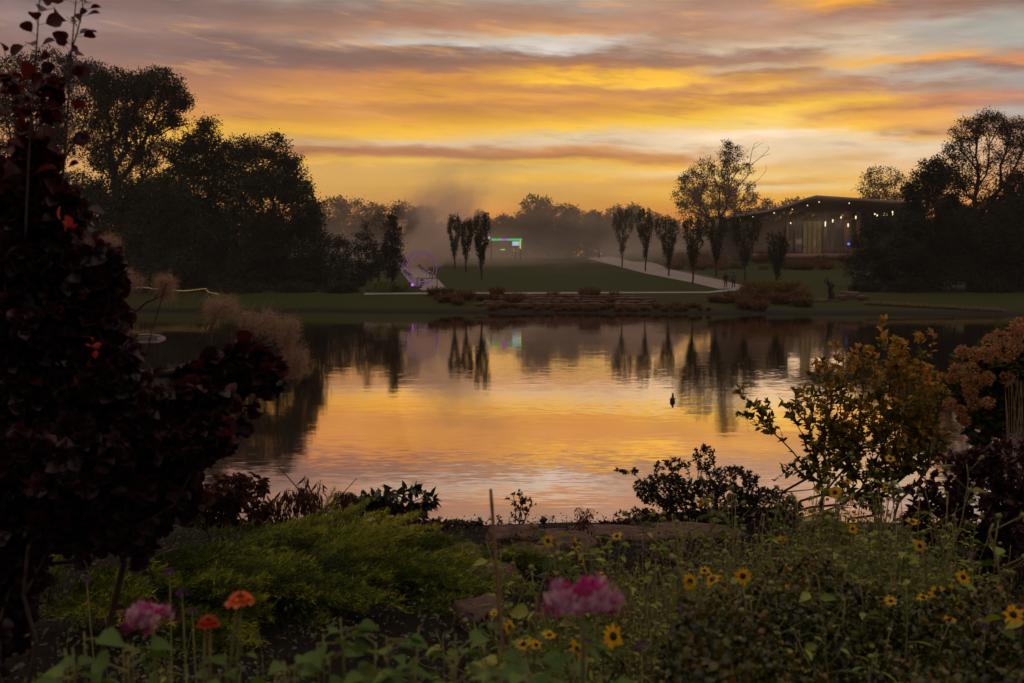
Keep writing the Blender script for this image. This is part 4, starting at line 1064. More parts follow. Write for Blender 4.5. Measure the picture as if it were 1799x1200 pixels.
# ------------------------------------------------------------------ near plants
def shrub(name, label, D, base, lobes, n, mat, leafkind, leaf, per, seed, twigmat='twig', tip=.0022, fork=.25, cat='shrub', group=None, droop=0.0,
          along=.22, shell=.3, upw=.6, tintmap=None, wide=1.0, power=.45, dz=.8, rmax=None, crown='foliage', stem='stems', base_z=None, roll=.8, nstem=1, sides=5, wob=.12):
    rng = np.random.default_rng(seed); T = lobe_points(lobes, D, n, rng, shell, dz)
    b = P(base[0], base[1], D); b[2] = float(H(b[0], b[1])) - .05 if base_z is None else base_z
    T[:, 2] = np.maximum(T[:, 2], b[2] + .1)
    o = empty(name, b, label, cat, group)
    mbs = MB(); mbl = MB(); cen = T.mean(axis=0)
    grp = rng.integers(0, nstem, len(T)) if nstem > 1 else np.zeros(len(T), int)
    if nstem > 1:   # each stem serves a sector
        ang = (T[:, 0] - cen[0]); grp = np.clip((np.argsort(np.argsort(ang)) * nstem // len(T)), 0, nstem - 1)
    for gi in range(nstem):
        Tg = T[grp == gi]
        if len(Tg) < 2: continue
        cg = Tg.mean(axis=0); bb = b + np.array([rng.normal() * .06 * nstem, rng.normal() * .05 * nstem, 0]) * (nstem > 1)
        fk = bb + (cg - bb) * np.array([.5, .5, 1]) * fork * 1.6
        N, par, r, tips = grow(bb, fk, Tg, rng, tip=tip, power=power, upw=upw, rmax=rmax, wob=wob)
        skel_mesh(mbs, N, par, r, sides)
        ti = np.array([tips[i] for i in range(len(Tg))]); A = N[par[ti]]; B = N[ti]
        L = np.linalg.norm(B - A, axis=1, keepdims=True); dv = (B - A) / np.maximum(L, 1e-6)
        nn = np.maximum(2, rng.poisson(per, len(Tg))); idx = np.repeat(np.arange(len(Tg)), nn)
        s = rng.random(len(idx)) ** .7
        back = np.minimum(L[idx, 0], along)
        pos = B[idx] - dv[idx] * (back * (1 - s))[:, None]
        side = rng.normal(size=(len(idx), 3)); side -= dv[idx] * np.sum(side * dv[idx], 1)[:, None]; side = unit(side)
        d = dv[idx] * .6 + side * .8 + np.array([0, 0, -droop]) + rng.normal(size=side.shape) * .15
        z = (T[:, 2].min(), T[:, 2].max()); ct = rng.normal(0, .12, len(Tg))
        hz = (pos[:, 2] - z[0]) / max(z[1] - z[0], .01)
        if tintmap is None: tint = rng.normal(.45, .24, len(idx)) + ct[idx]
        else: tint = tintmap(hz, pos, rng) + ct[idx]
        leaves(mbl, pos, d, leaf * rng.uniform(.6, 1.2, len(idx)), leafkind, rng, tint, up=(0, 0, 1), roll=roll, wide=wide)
    mbs.build(stem, M[twigmat], o, smooth=True); mbl.build(crown, M[mat], o, smooth=True)
    return o

# purple smoke bush, left
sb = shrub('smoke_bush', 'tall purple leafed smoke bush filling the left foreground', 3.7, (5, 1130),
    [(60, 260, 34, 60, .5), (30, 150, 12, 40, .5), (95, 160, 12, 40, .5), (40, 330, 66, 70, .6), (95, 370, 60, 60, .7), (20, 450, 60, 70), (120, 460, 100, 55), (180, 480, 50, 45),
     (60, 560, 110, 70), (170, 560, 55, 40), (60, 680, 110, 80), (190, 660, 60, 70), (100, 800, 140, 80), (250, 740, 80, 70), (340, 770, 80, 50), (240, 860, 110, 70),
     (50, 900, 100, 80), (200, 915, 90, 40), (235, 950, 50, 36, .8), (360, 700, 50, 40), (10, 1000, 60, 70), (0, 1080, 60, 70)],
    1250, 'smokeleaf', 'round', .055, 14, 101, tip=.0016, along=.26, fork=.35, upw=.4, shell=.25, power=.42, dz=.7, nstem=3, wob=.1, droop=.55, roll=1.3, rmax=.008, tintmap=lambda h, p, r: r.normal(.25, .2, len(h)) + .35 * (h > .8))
# tall leaders at the top and the long arm to the right belong to the same bush
def leader(pts, D, n, seed, leaf=.07, tint=.55, rad=.006):
    rng = np.random.default_rng(seed); q = np.array([P(a, b, D) for a, b in pts])
    s = np.linspace(0, 1, 24); pp = np.stack([np.interp(s, np.linspace(0, 1, len(q)), q[:, k]) for k in range(3)], 1)
    mb = MB(); path_tube(mb, pp, np.linspace(rad, .0015, 24), 6); mb.build('branch', M['twig'], sb, smooth=True)
    i = np.linspace(2, 22.9, n).astype(int); tan = unit(np.gradient(pp, axis=0))[i]
    side = rng.normal(size=(n, 3)); side -= tan * np.sum(side * tan, 1)[:, None]; side = unit(side)
    st = pp[i] + side * .025 + tan * .01
    mb = MB(); edges_tubes(mb, pp[i], st, np.full(n, .001), np.full(n, .0008), 4)
    mb.build('leaf_stalks', M['twig'], sb)
    mb = MB(); leaves(mb, st, side + tan * .6, leaf * rng.uniform(.6, 1.1, n), 'round', rng, rng.normal(tint, .2, n), up=(0, 0, 1), roll=1.0)
    mb.build('leaves', M['smokeleaf'], sb, smooth=True)
leader([(45, 420), (52, 250), (62, 120), (72, -40)], 3.6, 34, 1)
leader([(100, 420), (115, 260), (124, 110), (136, -30)], 3.7, 34, 2, .06)
leader([(118, 110), (135, 60), (146, 15), (142, -20)], 3.7, 12, 3, .045, rad=.003)
leader([(40, 330), (28, 220), (20, 150), (8, 90)], 3.8, 18, 4, .06)
shrub('smoke_bush', 'long leafy arm of purple smoke bush reaching out over the water to the right', 3.9, (150, 1120),
    [(415, 622, 50, 24), (470, 640, 34, 24), (400, 650, 50, 26), (330, 660, 30, 16), (440, 676, 50, 22), (360, 700, 44, 24), (395, 752, 36, 14), (300, 790, 60, 50), (490, 640, 16, 12), (300, 850, 60, 60)],
    140, 'smokeleaf', 'round', .066, 12, 103, along=.22, fork=.9, upw=.2, shell=.25, tip=.0025, nstem=1, droop=.35, roll=1.2, rmax=.014, tintmap=lambda h, p, r: r.normal(.3, .2, len(h)))
# scarlet leaves and smoky plumes
def plume(px, py, w, h, D, seed, lb, par=None):
    rng = np.random.default_rng(seed); c = P(px, py, D); k = D / FPX
    base = P(px + (-55 if px > 300 else -60), py + h + 30, D)
    o = empty('smoke_plume_flower', base, lb, 'flower plume', 'feathery plumes of the smoke bush')
    T = lobe_points([(px + rng.uniform(-.7, .7) * w, py + rng.uniform(-.8, .5) * h, w * rng.uniform(.25, .5), h * rng.uniform(.3, .65)) for _ in range(7)], D, 80, rng, .1, 1.0)
    N, par_, r, tips = grow(base, base + (c - base) * .5, T, rng, tip=.0006, upw=.2, wob=.2)
    mb = MB(); skel_mesh(mb, N, par_, r, 4); mb.build('stalk', M['twig'], o)
    m = 3600; idx = rng.integers(0, len(T), m); pos = T[idx] + rng.normal(size=(m, 3)) * .016
    mb = MB(); leaves(mb, pos, rng.normal(size=(m, 3)), .026 * rng.uniform(.5, 1.3, m), 'needle', rng, rng.random(m), wide=.45)
    mb.build('hairs', M['plume'], o)
for i, (px, py, w, h, lb) in enumerate(((400, 545, 34, 26, 'tallest pinkish smoky plume above the arm of the purple bush'), (455, 575, 42, 24, 'broad pinkish plume in the middle above the reaching arm'), (515, 590, 22, 34, 'pinkish brown plume at the tip of the reaching arm'),
                                        (515, 640, 26, 26, 'faint plume hanging below the tip of the reaching arm'), (225, 495, 34, 22, 'dim plume at the right side of the main purple bush'), (290, 505, 14, 18, 'small wispy plume floating over the fairy lights'), (180, 440, 24, 18, 'small dim plume below the scarlet leaves'))):
    plume(px, py, w, h, 4.2, 200 + i, lb)
rng1 = np.random.default_rng(9)
for px, py, s, lb in ((118, 396, .045, 0), (165, 612, .026, 0)):
    mb = MB(); n = 5; c = P(px, py, 3.3)
    leaves(mb, c + rng1.normal(size=(n, 3)) * .012, rng1.normal(size=(n, 3)) + np.array([0, 0, .6]), s * rng1.uniform(.7, 1.1, n), 'round', rng1)
    mb.build('red_leaves', M['redleaf'], sb, smooth=True)

# junipers
def juniper(px, row, D, w, h, nb, seed, label):
    rng = np.random.default_rng(seed); k = D / FPX; x = (px - 899.5) * k; g = float(H(x, D)); b = np.array([x, D, g])
    o = empty('juniper', b, label, 'juniper', 'spreading junipers on the near bank')
    W, Hh = w * k / 2, CAMZ + (HOR - row - 42) / FPX * D - g
    mbl = MB(); mbs = MB()
    P_, D_, S_, T_ = [], [], [], []
    for i in range(int(nb * .62)):
        if i % 5 == 0: th0 = rng.uniform(-math.pi, math.pi); rr0 = math.sqrt(rng.random()); hf0 = rng.uniform(.3, 1.0); dj = rng.normal(size=3) * .15; bt0 = rng.normal(-.02, .18)
        th = th0 + rng.normal() * .12; rr = min(1, rr0 + rng.normal() * .06)
        base = b + np.array([math.cos(th) * W * rr * .8, math.sin(th) * W * rr * .6, Hh * (1 - .7 * rr * rr) * (hf0 + rng.normal() * .07)])
        dirn = np.array([math.cos(th) * .5 + .95, math.sin(th) * .6 - .2, .20 + .16 * rng.random()]) + dj + rng.normal(size=3) * .1; dirn /= np.linalg.norm(dirn)
        L = rng.uniform(.5, 1.05); m = 14
        t = np.linspace(0, 1, m)[:, None]
        sidev = unit(np.cross(dirn, [0, 0, 1.]) + rng.normal(size=3) * .25); upv = np.cross(sidev, dirn)
        sp = base + dirn * L * t - upv * .16 * L * t ** 2 * 1.4 + sidev * rng.normal() * .12 * L * t ** 2
        path_tube(mbs, sp, np.linspace(.006, .0015, m), 4, cap=False)
        bt = bt0 + rng.normal() * .08; nsec = 20
        for k_ in range(nsec):
            f = .12 + .86 * k_ / nsec; o0 = np.array([np.interp(f, t[:, 0], sp[:, kk]) for kk in range(3)])
            sl = L * (.34 * (1 - f) + .07) * rng.uniform(.7, 1.2); sg = 1 if k_ % 2 else -1
            d2 = unit(dirn * .85 + sidev * sg * rng.uniform(.35, .75) + upv * rng.uniform(-.1, .4))
            q = int(24 + 110 * sl / L); ti = rng.random(q) ** .85
            pt = o0 + d2 * (sl * ti)[:, None] + (-upv * sl * .25) * (ti ** 2)[:, None] + rng.normal(size=(q, 3)) * .012
            sd = rng.normal(size=(q, 3)); P_.append(pt); D_.append(d2 * .9 + unit(sd) * .6)
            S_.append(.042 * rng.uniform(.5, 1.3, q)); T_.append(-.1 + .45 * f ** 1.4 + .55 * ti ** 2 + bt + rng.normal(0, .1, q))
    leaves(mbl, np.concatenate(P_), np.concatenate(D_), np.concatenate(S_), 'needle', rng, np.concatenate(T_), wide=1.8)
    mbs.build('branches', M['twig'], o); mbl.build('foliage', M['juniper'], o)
juniper(190, 965, 6.4, 330, 0, 95, 301, 'leftmost green juniper under the purple bush')
juniper(400, 962, 9.2, 360, 0, 110, 302, 'green juniper behind the middle of the left bank, below the withered plants')
juniper(600, 932, 10.5, 330, 0, 120, 303, 'highest green juniper, spreading below the broad leafed dark plant')
juniper(760, 975, 9.2, 230, 0, 90, 304, 'green juniper reaching right towards the bamboo stake')
juniper(560, 990, 7.4, 420, 0, 130, 305, 'front green juniper with yellowish tips above the reddish rock')
juniper(330, 1010, 6.8, 320, 0, 90, 306, 'front green juniper behind the pink spider flower')

# dark broad leafed plant, saplings, low shrubs by the water
shrub('broadleaf_plant', 'dark broad leafed plant with flat top by the water, left of the bamboo stake', 15, (690, 960),
    [(640, 878, 34, 14), (700, 864, 40, 10), (745, 878, 22, 16), (680, 890, 40, 16), (720, 905, 34, 16), (610, 895, 24, 16), (650, 915, 40, 14)], 120, 'castorleaf', 'ovate', .17, 6, 401, along=.25, tip=.006, droop=.35, roll=.5)
shrub('low_shrub', 'low dark shrub with small flowers between the broad leafed plant and the bamboo stake', 15, (790, 965), [(765, 925, 22, 14), (800, 925, 30, 13), (830, 930, 20, 12), (840, 915, 3, 12, .8)], 130, 'arcleaf', 'ovate', .06, 9, 402, cat='shrub', along=.15)
shrub('sapling', 'thin sapling silhouetted on the water just right of the bamboo stake', 15, (912, 950), [(905, 875, 20, 14), (925, 885, 18, 14), (915, 905, 22, 14), (878, 905, 6, 18, .7)], 46, 'arcleaf', 'ovate', .055, 7, 403, cat='sapling', along=.16, tip=.003)
shrub('flowering_shrub', 'low shrub covered in small red flowers beside the bamboo stake', 13, (915, 1010), [(890, 950, 24, 24), (930, 945, 28, 22), (915, 970, 44, 20), (950, 960, 18, 16)], 190, 'arcleaf', 'ovate', .05, 10, 404, along=.15)
rs = [o for o in COL.objects if o.name.startswith('flowering_shrub')][-1]
T = lobe_points([(890, 948, 26, 24), (932, 944, 30, 22), (918, 968, 46, 22)], 12.7, 60, np.random.default_rng(4), .8)
mb = MB(); rr = np.random.default_rng(6)
for t in T: leaves(mb, np.repeat(t[None], 6, 0), rr.normal(size=(6, 3)) + np.array([0, -.4, .3]), .026, 'petal', rr, wide=1.6)
mb.build('blossoms', M['redpetal'], rs, smooth=True)
shrub('arching_shrub', 'arching fine leafed shrub over the water, with a long branch pointing left', 15, (1260, 980),
    [(1240, 800, 22, 22, .8), (1180, 815, 36, 12, .6), (1105, 826, 26, 4, .8), (1280, 840, 60, 24, .8), (1170, 860, 60, 30), (1240, 880, 90, 36), (1340, 885, 70, 30), (1120, 905, 40, 14), (1190, 915, 70, 18), (1380, 900, 35, 24), (1060, 925, 26, 8)],
    1400, 'arcleaf', 'ovate', .05, 13, 405, tip=.0014, along=.36, nstem=6, droop=.15, upw=.2)
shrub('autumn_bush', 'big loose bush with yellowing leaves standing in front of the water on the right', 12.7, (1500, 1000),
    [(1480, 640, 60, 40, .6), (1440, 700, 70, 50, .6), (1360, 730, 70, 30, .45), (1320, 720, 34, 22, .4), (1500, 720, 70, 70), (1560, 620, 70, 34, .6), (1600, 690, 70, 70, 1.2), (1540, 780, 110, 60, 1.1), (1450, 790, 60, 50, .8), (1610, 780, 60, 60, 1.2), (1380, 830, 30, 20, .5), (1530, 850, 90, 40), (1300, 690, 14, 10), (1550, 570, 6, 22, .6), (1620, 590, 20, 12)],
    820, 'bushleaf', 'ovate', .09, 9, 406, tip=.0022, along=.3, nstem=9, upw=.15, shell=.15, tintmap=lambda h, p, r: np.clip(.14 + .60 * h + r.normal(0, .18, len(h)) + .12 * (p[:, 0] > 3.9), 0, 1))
shrub('hydrangea', 'hydrangea shrub with faded rusty flower heads at the right edge', 8.6, (1790, 1010),
    [(1740, 640, 60, 40), (1790, 610, 50, 50), (1710, 690, 46, 40), (1780, 700, 70, 50), (1730, 740, 50, 30)], 240, 'hydleaf', 'ovate', .10, 10, 407, along=.2, nstem=4, tip=.004)
hyd = [o for o in COL.objects if o.name.startswith('hydrangea')][-1]
hr = np.random.default_rng(12)
for px, py, s in ((1757, 592, 16), (1738, 604, 18), (1785, 585, 20), (1735, 622, 16), (1797, 600, 22), (1765, 618, 22), (1782, 612, 18), (1713, 622, 14), (1690, 618, 12), (1680, 650, 14), (1705, 650, 16), (1720, 670, 15), (1705, 690, 14), (1735, 665, 14), (1700, 672, 12), (1770, 665, 15), (1712, 708, 14), (1668, 710, 12), (1672, 665, 10), (1737, 708, 12), (1688, 722, 12), (1697, 740, 9), (1790, 572, 16)):
    D = 8.1 + hr.uniform(-.2, .3); c = P(px, py, D); n = 150; k = D / FPX
    v = unit(hr.normal(size=(n, 3))); pos = c + v * np.array([s, s * .9, s * 1.05]) * k * .8 * hr.uniform(.6, 1, (n, 1))
    mb = MB(); leaves(mb, pos, v + hr.normal(size=(n, 3)) * .5, .022, 'petal', hr, hr.normal(.5, .25, n), wide=2.0); mb.build('flower_head', M['hydflower'], hyd, smooth=True)
for px, py, D_, w_, h_, lb, sd_ in ((1085, 925, 14.5, 40, 14, 'low dark red plant between the withered stalk and the arching shrub', 441), (560, 930, 12.5, 60, 16, 'low maroon plant under the withered plants', 442), (1180, 985, 10.5, 50, 14, 'low maroon plant in front of the broad ledge stone', 443), (740, 925, 13.5, 50, 12, 'low maroon plant at the foot of the broad leafed dark plant', 444)):
    shrub('maroon_plant', lb, D_, (px, py + 60), [(px, py, w_, h_)], 110, 'maroonleaf', 'ovate', .05, 10, sd_, along=.12, cat='plant', group='low maroon plants on the near bank')
# reed stems
def reeds():
    rng = np.random.default_rng(33); D = 8.0; b = P(1788, 800, D); b[2] = float(H(b[0], b[1]))
    o = empty('reeds', b, 'bunch of tall tan reed stems beside the hydrangea at the right edge', 'reeds'); mb = MB()
    for i in range(24):
        px = 1768 + rng.random() * 40; top = rng.uniform(655, 720); D_ = D + rng.uniform(-.2, .2)
        a = P(px - rng.uniform(-5, 5), 1000, D_); a[2] = float(H(a[0], a[1])); t = P(px, top, D_)
        path_tube(mb, [a, (a + t) / 2 + rng.normal(size=3) * .03, t + rng.normal(size=3) * .03], [.005, .004, .0015], 5)
    mb.build('stems', M['reedstem'], o)
reeds()
shrub('maroon_shrub', 'dark maroon leafed shrub in the right foreground below the hydrangea', 6.6, (1750, 1060),
    [(1700, 810, 50, 30), (1770, 820, 50, 50), (1650, 860, 60, 30), (1720, 890, 80, 50), (1780, 920, 60, 60), (1640, 910, 50, 40), (1700, 970, 80, 40)], 420, 'maroonleaf', 'ovate', .06, 12, 408, along=.2, nstem=4)
shrub('dark_shrub', 'dark leafy shrub between the purple bush and the withered plants', 10, (400, 1000),
    [(400, 860, 50, 30), (450, 850, 26, 20), (360, 890, 60, 30), (430, 900, 50, 30)], 190, 'wiltleaf', 'ovate', .09, 10, 409, along=.2, nstem=3, droop=.5)
tree('olive_shrub', 'fine twigged grey green shrub half hidden behind the purple bush', 6.5, (230, 960), [(230, 690, 50, 30), (200, 730, 50, 40), (270, 740, 40, 40)], 90, 'meadowleaf', per=16, leaf=.02, spread=.07, seed=410, cat='shrub', tip=.0012, trunkname='stems', crownname='foliage', barkmat='greenstem')

def wilted(px, base, D, seed, label, stems, h):
    rng = np.random.default_rng(seed); b = P(px, base, D); b[2] = float(H(b[0], b[1])); k = D / FPX
    o = empty('withered_plant', b, label, 'withered plant', 'withered plants at the water edge')
    ms, ml = MB(), MB()
    for i in range(stems):
        tx = px + rng.uniform(-26, 26); top = base - h * rng.uniform(.6, 1)
        t = P(tx, top, D + rng.uniform(-.3, .3)); s = np.linspace(0, 1, 14)[:, None]
        bb = b + np.array([rng.normal() * .12, rng.normal() * .1, 0])
        pts = bb + (t - bb) * s + np.array([rng.normal() * .05, 0, 0]) * np.sin(s * 3.1)
        path_tube(ms, pts, np.linspace(.012, .004, 14), 5)
        n = 46; ti = rng.uniform(.35, 1, n); pos = np.stack([np.interp(ti, s[:, 0], pts[:, q]) for q in range(3)], 1)
        th = rng.random(n) * 6.28
        d = np.stack([np.cos(th) * .45, np.sin(th) * .45, -np.ones(n)], 1) + rng.normal(size=(n, 3)) * .2
        pos2 = pos + np.stack([np.cos(th), np.sin(th), 0 * th], 1) * .05
        edges_tubes(ms, pos, pos2, np.full(n, .002), np.full(n, .002), 4)
        leaves(ml, pos2, d, (.15 if stems != 4 else .08) * rng.uniform(.4, 1.1, n), 'lance', rng, wide=1.1)
    ms.build('stems', M['twig'], o); ml.build('leaves', M['wiltleaf'], o, smooth=True)
wilted(482, 930, 13.5, 501, 'leftmost withered plant with drooping leaves against the water', 3, 85)
wilted(508, 930, 13.5, 502, 'withered plant second from left against the water', 3, 80)
wilted(548, 925, 13.5, 503, 'tallest withered plant with ragged top left of the broad leafed plant', 5, 90)
wilted(590, 925, 13.8, 504, 'short withered plant touching the broad leafed plant', 3, 70)
wilted(620, 925, 13.8, 506, 'withered stems tangled into the left side of the broad leafed plant', 3, 80)
wilted(1018, 945, 13.5, 505, 'lone withered stalk with curled tips right of the plant tag', 4, 58)
for a, b, lb in (((540, 940), (627, 840), 'thin bare cane leaning right, between the withered plants and the broad leafed plant'), ((560, 905), (488, 818), 'thin bare cane leaning left with a few hanging leaves')):
    p, q = P(*a, 13.6), P(*b, 13.6); d = q - p; e = p - d * 1.0; e[2] = max(e[2], float(H(e[0], e[1])))
    mb = MB(); path_tube(mb, [p - d * .5, p, (p + q) / 2 + [0, 0, .02], q], [.012, .011, .009, .005], 6)
    single(mb, 'bare_cane', M['twig'], p - d * .5, lb, 'cane')
# stake and tag
p0 = P(884, 1150, 2.9); p1 = P(862, 860, 3.05)
d = p1 - p0; bot = p0 - d * .95; g = float(H(bot[0], bot[1])); 
t = (p1[2] - g) / d[2]; bot = p1 - d * t
o = empty('bamboo_stake', bot, 'thin brown bamboo stake standing upright near the middle foreground', 'stake')
pts = [bot + (p1 - bot) * s for s in np.linspace(0, 1, 25)]
mb = MB(); path_tube(mb, pts, [.0065 * (1 - .25 * i / 24) * (1.18 if i % 5 == 3 else 1) for i in range(25)], 10); mb.build('cane', M['bamboo'], o, smooth=True)
mb = MB(); path_tube(mb, [p1 - (p1 - bot) * .003, p1 + (p1 - bot) * .002], .0035, 8); mb.build('hollow_tip', M['dark'], o)
q = P(942, 932, 12.5); r_ = P(952, 918, 12.5); gz = float(H(q[0], q[1]))
o = empty('plant_tag', (q[0] - .1, q[1], gz), 'small dark plant tag on a thin leaning stem', 'plant tag')
mb = MB(); path_tube(mb, [(q[0] - .12, q[1], gz), r_], .006, 5); mb.build('stem', M['dark'], o)
dd = unit(r_ - q); sd_ = np.array([dd[2], 0, -dd[0]])
V = [r_ + dd * a + sd_ * b + np.array([0, c, 0]) for c in (-.004, .004) for a, b in ((-.01, -.04), (-.01, .04), (.08, .04), (.08, -.04))]
mb = MB(); mb.add(np.array(V), np.array([[0, 1, 2, 3], [7, 6, 5, 4], [0, 4, 5, 1], [1, 5, 6, 2], [2, 6, 7, 3], [3, 7, 4, 0]])); mb.build('plate', mat_pbr('tag_plate', (.05, .055, .08), .4), o)

# rocks of the near bank
rk = np.random.default_rng(77)
for px, row, D, w, h, dp, lb in ((800, 1025, 9.5, .52, .34, .5, 'reddish angular rock at the right tip of the front juniper'), (905, 985, 12.7, .62, .3, .5, 'flat topped reddish rock under the red flowered shrub'),
        (845, 1108, 6.6, .36, .2, .4, 'small reddish rock low beside the bamboo stake'), (930, 1020, 10, .9, .22, .5, 'long low rock behind the large pink spider flower'),
        (1060, 962, 13.5, .9, .26, .7, 'pale flat slab at the left end of the stone ledge'), (1180, 948, 15, 1.3, .34, .9, 'broad reddish ledge stone below the arching shrub'), (1320, 948, 15.5, 1.5, .4, .9, 'highest reddish ledge stone below the arching shrub, right part'),
        (1440, 960, 15, 1.0, .35, .8, 'ledge stone half hidden behind the sunflower stems'), (1000, 1000, 11, .7, .25, .5, 'dull brown stone behind the tall grass tuft in the middle'), (1110, 985, 12.5, 1.0, .24, .6, 'dark stepping stone below the broad ledge stone'), (862, 1045, 8.4, .42, .26, .4, 'jagged reddish rock touching the bamboo stake on its left'), (1230, 968, 13.2, 1.3, .3, .7, 'reddish ledge stone stepping forward under the arching shrub'), (955, 968, 12.8, .6, .26, .5, 'small reddish stone behind the ragged sunflower')):
    x = (px - 899.5) / FPX * D; g = float(H(x, D)); z = max(g, float(P(px, row, D)[2])); zt = z
    mb = MB(); rock(mb, (x, D, (zt + g) / 2 + .03), (w * .88, dp, max(h, zt - g + .3) * rk.uniform(.8, 1.05)), rk, rk.uniform(-.5, .5))
    single(mb, 'rock', M['stone'], (x, D, g), lb, 'rock', 'reddish rocks on the near bank')

# ------------------------------------------------------------------ meadow
def stem_leaves(ms, ml, pts, n, size, rng, kind='ovate', tint=.5, wide=1.0, t0=.15):
    s = np.linspace(0, 1, len(pts)); ti = rng.uniform(t0, .93, n)
    pos = np.stack([np.interp(ti, s, pts[:, q]) for q in range(3)], 1)
    th = rng.random(n) * 6.28; out = np.stack([np.cos(th), np.sin(th), rng.uniform(-.1, .6, n)], 1)
    p2 = pos + unit(out) * size * .35
    edges_tubes(ms, pos, p2, np.full(n, .0014), np.full(n, .001), 4)
    leaves(ml, p2, out + np.array([0, 0, -.15]), size * rng.uniform(.5, 1.15, n), kind, rng, rng.normal(tint, .22, n), up=(0, 0, 1), roll=.35, wide=wide)

def head_frame(az, tilt):
    n = np.array([math.sin(az) * math.cos(tilt), -math.cos(az) * math.cos(tilt), math.sin(tilt)])
    u = unit(np.cross(n, [0, 0, 1.])) if abs(n[2]) < .98 else np.array([1., 0, 0]); return n, u, np.cross(u, n)

def sunflower(px, row, D, R, az, tilt, label, lean=0.0, seed=0, nleaf=9, sag=.5):
    rng = np.random.default_rng(1000 + seed); c = P(px, row, D); n, u, w = head_frame(az, tilt)
    bx = c[0] + lean; by = c[1] + rng.uniform(-.05, .25); b = np.array([bx, by, float(H(bx, by)) - .03])
    o = empty('sunflower', b, label, 'sunflower', 'small yellow sunflowers in the meadow')
    back = c - n * R * .35; s = np.linspace(0, 1, 16)[:, None]
    c1 = b + (back - b) * np.array([.25, .25, .75]); c2 = back - n * .10 + np.array([0, 0, .02 * sag])
    pts = (1 - s) ** 3 * b + 3 * (1 - s) ** 2 * s * c1 + 3 * (1 - s) * s ** 2 * c2 + s ** 3 * back
    ms, ml = MB(), MB(); path_tube(ms, pts, np.linspace(.0045, .0022, 16), 6)
    stem_leaves(ms, ml, pts, nleaf, .075, rng, 'ovate')
    ms.build('stem', M['greenstem'], o, smooth=True); ml.build('leaves', M['meadowleaf'], o, smooth=True)
    k = 17; th = np.arange(k) * 2 * np.pi / k + rng.normal(0, .08, k)
    rad = np.cos(th)[:, None] * u + np.sin(th)[:, None] * w
    cup = rng.uniform(-.05, .35, (k, 1))
    mb = MB(); V0 = c + rad * R * .28
    TV, TF = tmpl('petal')
    dirs = unit(rad + n * cup); yv = np.cross(n[None], dirs); yv = unit(yv); zv = np.cross(dirs, yv)
    Rm = np.stack([dirs, yv, zv], 1); sz = R * .76 * rng.uniform(.6, 1.15, k)
    V = V0[:, None, :] + sz[:, None, None] * ((TV * np.array([1, 1.15, .6]))[None] @ Rm)
    F = [(f[None] + (np.arange(k) * len(TV))[:, None, None]).reshape(-1, f.shape[1]) for f in TF]
    mb.add(V.reshape(-1, 3), F, np.repeat(rng.random(k), len(TV))); mb.build('petals', M['petal'], o, smooth=True)
    mb = MB(); B = np.array([u, w, n]); m2 = MB(); ball(m2, (0, 0, 0), (R * .34, R * .34, R * .22), 14, 8, jit=.06, rng=rng)
    mb.add(m2.V[0] @ B + c + n * R * .04, m2.F); mb.build('seed_disc', M['disc'], o, smooth=True)
    return o
